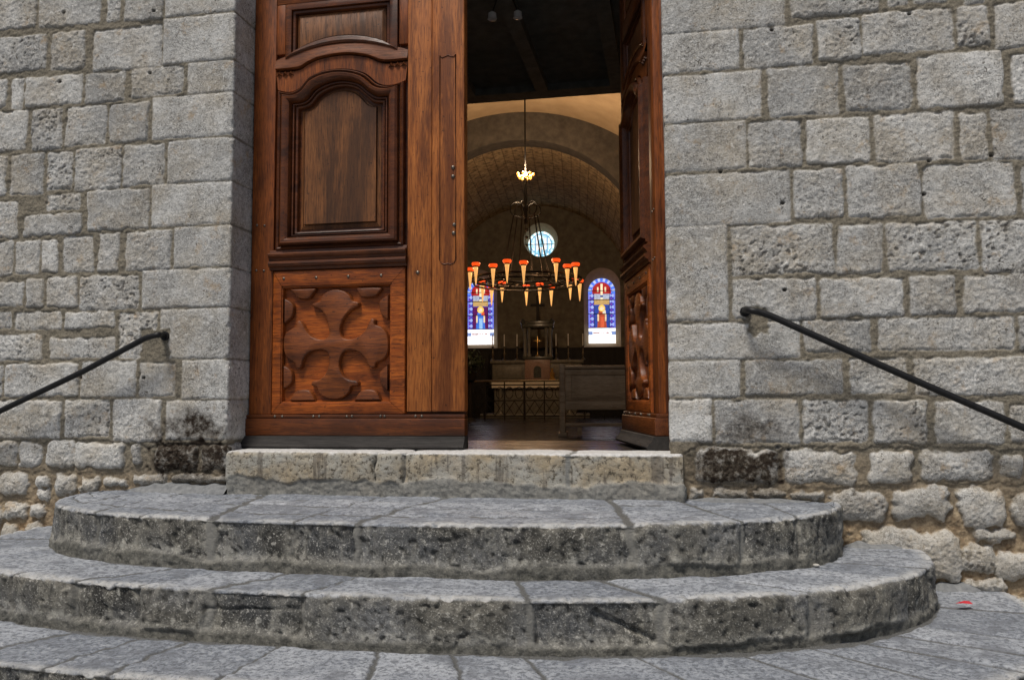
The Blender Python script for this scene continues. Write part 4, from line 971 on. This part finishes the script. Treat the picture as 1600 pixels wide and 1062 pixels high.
for R_, z_, t in ((RG, zr, .022), (.40, zr+.02, .02), (RG*.95, zr-.07, .016), (.66, zr-.03, .012)): mb.tube([(R_*math.cos(a), R_*math.sin(a), z_) for a in np.linspace(0, 2*PI, 60, endpoint=False)], t, 6, closed=True)
for k in range(12):
    a = k*PI/6; mb.tube([(.4*math.cos(a), .4*math.sin(a), zr+.02), (.62*math.cos(a+.12), .62*math.sin(a+.12), zr-.09), (RG*math.cos(a), RG*math.sin(a), zr)], .010, 6)
    b = a+PI/12; mb.tube([((.66+.12*math.cos(t))*math.cos(b+.10*math.sin(t)), (.66+.12*math.cos(t))*math.sin(b+.10*math.sin(t)), zr-.01) for t in np.linspace(0, 2*PI, 12, endpoint=False)], .008, 5, closed=True)
mb.build('ring', M['iron'], ch)
for k in range(6):
    a = k*PI/3+.3; mb = MB(); mb.tube([(.2*math.cos(a), .2*math.sin(a), zh-.06), (.4*math.cos(a), .4*math.sin(a), zr+.02)], .012, 6); mb.build('suspension_rod', M['iron'], ch)
cone_mb = MB().lathe([(.004, -.30), (.011, -.26), (.034, -.02), (.036, 0)], 12); bowl_mb = MB().lathe([(.03, 0.0), (.058, .012), (.070, .04), (.062, .062), (.05, .056), (.04, .03)], 14)
near = [-82, -71, -43, -22, 2, 48, 64, 76]; far = [82, 67, 36, 17, -5, -44, -60, -73]
cm = None
for i, (dx, sgn) in enumerate([(d, -1) for d in near]+[(d, 1) for d in far]):
    s_ = dx/89; a = math.asin(max(-1, min(1, s_))); R_ = RG+.05
    loc = (R_*math.sin(a), sgn*R_*math.cos(a), zr+(.09 if sgn < 0 else -.02)+[0, .05, -.02, .03][i % 4])
    if cm is None:
        cm = cone_mb.build('lamp', M['cone'], ch); bw = bowl_mb.build('glass_bowl', M['bowl'], cm); br = MB().tube([(0, 0, .0), (0, 0, -.06)], .052, 8).build('collar', M['iron'], cm)
        br.data.transform(Matrix.Translation((0, 0, .03))); br.scale = (.98, .98, .35)
        cm.location = loc
    else:
        c = cm.copy(); COL.objects.link(c); c.parent = ch; c.location = loc
        for k in (bw, br): kk = k.copy(); COL.objects.link(kk); kk.parent = c
mb = MB(); mb.lathe([(.0, -.04), (.034, -.02), (.04, 0), (.03, .03), (.0, .036)], 12, (0, 0, zl+.01)); mb.build('centre_bulb', M['bulb'], ch)
mb = MB()
for k in range(14):
    a = k*2*PI/14; mb.lathe([(0, -.03), (.022, -.01), (.024, .008), (0, .03)], 8, ((.13-.04*(k % 2))*math.cos(a), (.13-.04*(k % 2))*math.sin(a), zl-.0-.05*(k % 2)))
mb.build('small_bulbs', M['bulbs'], ch)
mb = MB()
for y_, r_ in ((346, .022), (359, .034), (371, .030), (383, .026)):
    u_, z_ = nvp(823, y_, VC); mb.lathe([(0, -r_), (r_*.8, -r_*.6), (r_, 0), (r_*.8, r_*.6), (0, r_)], 10, (u_-CU, 0, z_))
mb.tube([(0.0, 0, zh-.2), (0, 0, nvp(823, 384, VC)[1])], .004, 5); mb.build('bead_string', M['iron'], ch)
def lamp(loc, energy, col, rad):
    l = bpy.data.lights.new('lamp_light', 'POINT'); l.energy = energy; l.color = col; l.shadow_soft_size = rad
    o = bpy.data.objects.new('lamp_light', l); link(o, ch); o.location = loc
lamp((0, 0, zl+.12), 190, (1.0, 0.70, 0.42), .06)
for k in range(4):
    a = k*PI/2+.4; lamp((RG*.8*math.cos(a), RG*.8*math.sin(a), zr+.22), 9, (1.0, 0.50, 0.22), .08)

# ---- altar group
va = 4.0
al = nobj('altar', 0.06, va, 0); tag(al, 'grey stone high altar with columned canopy and retable below the round window', 'altar')
mb = MB(); mb.bbox(-1.25, 1.25, -.5, 1.2, 0, .10, .01); mb.bbox(-.95, .95, -.22, .8, .10, .78, .01); mb.bbox(-1.05, 1.05, -.3, .8, .78, .85, .012)
for x in (-.8, .8): mb.lathe([(.07, .1), (.05, .16), (.05, .68), (.075, .77)], 12, (x, -.25, 0))
mb.build('altar_table', M['marble'], al)
mb = MB(); mb.bbox(-1.05, 1.08, .35, .8, .85, 1.30, .01); mb.bbox(-1.1, 1.13, .3, .8, 1.28, 1.36, .015)
for x0, x1 in ((-.95, -.35), (.45, .98)): mb.bbox(x0, x1, .335, .36, .93, 1.22, .01)
mb.build('retable', M['marble'], al)
mb = MB(); mb.bbox(-.26, .34, .18, .75, .85, 1.36, .01)
mb.add([(x, y, z) for y in (.16, .178) for x, z in [(-.12, .9)]+[(.04-.16*math.cos(a), 1.16+.16*math.sin(a)) for a in np.linspace(0, PI, 12)]+[(.20, .9)]], [tuple(range(14)), tuple(range(27, 13, -1))]+[(k, (k+1) % 14, 14+(k+1) % 14, 14+k) for k in range(14)])
tb = mb.build('tabernacle', M['pink'], al)
mb = MB(); mb.add([(x, .15, z) for x, z in [(-.05, .93)]+[(.04-.09*math.cos(a), 1.12+.09*math.sin(a)) for a in np.linspace(0, PI, 10)]+[(.13, .93)]], [tuple(range(12))]); mb.build('tabernacle_door', M['marble2'], tb, 0)
mb = MB(); mb.bbox(-.31, .40, .25, .75, 1.36, 1.44, .012); mb.bbox(-.34, .43, .22, .78, 2.12, 2.22, .015); mb.bbox(-.28, .37, .3, .72, 2.2, 2.3, .015)
for x in (-.33, .42): mb.lathe([(.05, 2.2), (.065, 2.26), (.03, 2.33), (.0, 2.36)], 10, (x*.92, .3, 0))
mb.build('canopy', M['marble2'], al)
for x, y in ((-.26, .3), (-.16, .3), (.25, .3), (.35, .3), (-.26, .68), (.35, .68)):
    MB().lathe([(.05, 1.44), (.05, 1.48), (.032, 1.52), (.028, 2.02), (.05, 2.09), (.05, 2.12)], 12, (x, y, 0)).build('column', M['marble'], al)
mb = MB(); mb.bbox(.01, .075, .45, .5, 2.3, 2.92, .006); mb.bbox(-.13, .215, .45, .5, 2.66, 2.72, .006); mb.build('cross', M['dado'], al)
cr_ = nobj('crucifix', 0.09, va+.5, 1.44); tag(cr_, 'small gilded crucifix standing under the altar canopy', 'crucifix')
MB().lathe([(.06, 0), (.05, .03), (.012, .06), (.01, .14)], 10).bbox(-.008, .008, -.008, .008, .13, .5, .003).bbox(-.09, .09, -.007, .007, .38, .40, .003).build('cross', M['gold'], cr_)
cl_ = MB(); nx = 60
pts = []
for (y, z) in ((.0, .862), (-.31, .866), (-.325, .855), (-.33, .80), (-.332, .68)):
    for k in range(nx): 
        x = -1.0+2.0*k/(nx-1)*.86; dz = 0 if z > .8 else .012*math.sin(k*1.1)*(1 if z < .75 else .3)
        pts.append((x+.06, y-abs(dz)*.6, z+(.015*abs(math.sin(k*.55)) if z < .7 else 0)))
cl_.add(pts, [(r*nx+k, r*nx+k+1, (r+1)*nx+k+1, (r+1)*nx+k) for r in range(4) for k in range(nx-1)])
ac = nobj('altar_cloth', 0.0, va, 0); tag(ac, 'white linen cloth laid over the altar table', 'cloth'); cl_.build('linen', M['cloth'], ac, 60)
vz = nobj('gilded_statuette', .46, va-.2, .87); tag(vz, 'small gilded statuette at the right end of the altar table', 'statuette')
MB().lathe([(.07, 0), (.075, .02), (.05, .05), (.055, .10), (.06, .16), (.03, .2), (.03, .22), (.035, .25), (.0, .29)], 12).build('figure', M['gold'], vz)
cbase = MB().lathe([(.055, 0), (.05, .02), (.018, .05), (.014, .12), (.026, .16), (.012, .2), (.012, .30), (.045, .33), (.012, .34)], 12); ccan = MB().lathe([(.014, .33), (.013, .62), (.004, .63)], 10)
c0 = None; lab = ['leftmost', 'second', 'third', 'fourth', 'fifth', 'rightmost']
for i, px in enumerate((770, 788, 808, 869, 888, 911)):
    u_ = nvp(px, 555, va+.45)[0]
    if c0 is None:
        c0 = nobj('candlestick', u_, va+.45, 1.36); p1 = cbase.build('stick', M['brass'], c0); p2 = ccan.build('candle', M['candle'], c0); r = c0
    else:
        r = c0.copy(); COL.objects.link(r); r.location = tuple(NV(u_, va+.45, 1.36))
        for k in (p1, p2): kk = k.copy(); COL.objects.link(kk); kk.parent = r
    tag(r, 'tall brass candlestick on the altar retable, %s of the six from the left' % lab[i] if 0 < i < 5 else 'tall brass candlestick on the altar retable, %s of the six' % lab[i], 'candlestick', 'candlesticks on the altar')
# ---- communion rail of wrought iron
rl = nobj('communion_rail', 0, 1.6, 0); tag(rl, 'wrought iron communion rail with diamond lattice before the altar', 'railing')
mb = MB()
for x0, x1 in ((-.86, -.06), (-.04, .76), (.78, 1.58), (-1.68, -.88)):
    for z_ in (.08, .40, .72): mb.box(x0, x1, -.012, .012, z_-.012, z_+.012)
    for x in (x0, (x0+x1)/2, x1): mb.box(x-.012, x+.012, -.011, .011, .0, .78)
    for k in range(4):
        a = x0+(x1-x0)*k/4; b = x0+(x1-x0)*(k+1)/4
        for z0, z1 in ((.09, .39),): mb.tube([(a, 0, z0), (b, 0, z1)], .008, 5); mb.tube([(b, .004, z0), (a, .004, z1)], .008, 5)
        c = (a+b)/2; mb.tube([(c+.075*math.cos(t), 0, .56+.12*math.sin(t)) for t in np.linspace(0, 2*PI, 14, endpoint=False)], .008, 5, closed=True)
mb.build('lattice', M['iron'], rl, 0)
mb = MB(); mb.bbox(-1.7, 1.6, -.05, .05, .78, .82, .008); mb.build('top_rail', M['brass'], rl)
# ---- pew on the right, seen from behind
pw = nobj('pew', 0.83, -6.0, 0); tag(pw, 'brown wooden pew seen from behind, right of the aisle', 'pew')
MB().bbox(0, .065, -.05, .50, 0, .82, .008).bbox(-.02, .085, -.06, .52, 0, .04, .006).build('end_post', M['pew'], pw)
MB().bbox(.066, 2.1, -.02, .02, .30, .40, .004).bbox(.066, 2.1, -.02, .02, .69, .76, .004).bbox(.066, .14, -.0205, .0205, .402, .688, .004).bbox(1.05, 1.13, -.0205, .0205, .402, .688, .004).build('back_frame', M['pew'], pw)
MB().bbox(.141, 1.049, -.008, .012, .402, .688, .003).bbox(.17, 1.02, -.0125, -.008, .43, .66, .002).bbox(1.131, 2.1, -.008, .012, .402, .688, .003).build('back_panel', M['pew'], pw)
MB().bbox(.06, 2.1, -.045, .035, .762, .80, .012).build('top_rail', M['pew'], pw)
MB().bbox(.066, 2.1, .022, .42, .38, .41, .006).build('seat', M['pew'], pw)
MB().bbox(.066, 2.1, -.26, -.12, .12, .155, .006).bbox(.2, .25, -.24, -.03, .02, .12, .004).bbox(1.4, 1.45, -.24, -.03, .02, .12, .004).build('kneeler', M['pew'], pw)
# ---- slatted chairs on the left of the aisle
def chair(u_, v_, label):
    r = nobj('slatted_chair', u_, v_, 0, math.radians(80)); tag(r, label, 'chair', 'dark slatted chairs left of the aisle')
    mb = MB()
    for x in (-.2, .2):
        mb.box(x-.018, x+.018, -.018, .018, 0, .92)
    mb.box(-.22, .22, -.022, .022, .88, .96); mb.box(-.2, .2, -.015, .015, .46, .5)
    mb.build('back_frame', M['dado'], r, 0)
    mb = MB()
    for x in np.linspace(-.14, .14, 5): mb.box(x-.014, x+.014, -.01, .01, .5, .88)
    mb.build('back_slats', M['pew'], r, 0)
    MB().bbox(-.22, .22, .0, .40, .43, .47, .01).build('seat', M['dado'], r)
    for x in (-.19, .19): MB().box(x-.018, x+.018, .34, .376, 0, .43).build('leg', M['dado'], r, 0)
for u_, v_, lb in ((-1.02, -2.2, 'nearest'), (-1.0, -1.55, 'middle'), (-.98, -.9, 'farthest')): chair(u_, v_, 'dark slatted chair left of the aisle, %s of three in a row' % lb)
pl = nobj('flower_arrangement', -1.05, .6, 0); tag(pl, 'dark leafy plant on a stand left of the altar', 'plant')
MB().lathe([(.14, 0), (.12, .03), (.04, .08), (.04, .75), (.12, .8), (.15, .95), (.13, .96)], 12).build('stand', M['dado'], pl)
mb = MB(); rr = random.Random(5)
for k in range(260):
    d = Vector((rr.gauss(0, 1), rr.gauss(0, 1), rr.gauss(.3, .8))).normalized(); c = Vector((0, 0, 1.12))+d*rr.uniform(.08, .32); a = Vector((rr.gauss(0, 1), rr.gauss(0, 1), rr.gauss(0, 1))).normalized()*.05; b = d.cross(a).normalized()*.022
    mb.add([c-a, c+b, c+a, c-b], [(0, 1, 2, 3)])
mb.build('foliage', M['leaf'], pl, 0)

# ---- small things on the steps
p = atZ(1507, 949, Z3); mb = MB(); mb.add([(-.028, 0, .006), (-.008, -.012, .010), (.026, -.006, .007), (.02, .012, .013), (-.01, .013, .009), (0, 0, .016)], [(0, 1, 5), (1, 2, 5), (2, 3, 5), (3, 4, 5), (4, 0, 5)])
o = mb.build('petal', M['petal'], None, 0, tuple(p+np.array([0, 0, .008]))); tag(o, 'red flower petal lying on the lowest step at the right', 'petal')
for (px, py, z_, s_, lb) in ((604, 894, Z2, .013, 'white pebble on the middle step below the closed door leaf'), (1276, 885, Z2, .009, 'white pebble at the right foot of the top step')):
    bm = bmesh.new(); bmesh.ops.create_icosphere(bm, subdivisions=3, radius=s_)
    for v in bm.verts: v.co *= 1+.25*float(pn(v.co.x*60+px, v.co.y*60, v.co.z*60)); v.co.z *= .62; v.co.x *= 1.3
    me = bpy.data.meshes.new('pebble'); bm.to_mesh(me); bm.free(); me.materials.append(M['pebble']); p = atZ(px, py, z_)
    o = link(bpy.data.objects.new('pebble', me)); o.location = tuple(p+np.array([0, 0, s_*.5])); tag(o, lb, 'pebble')
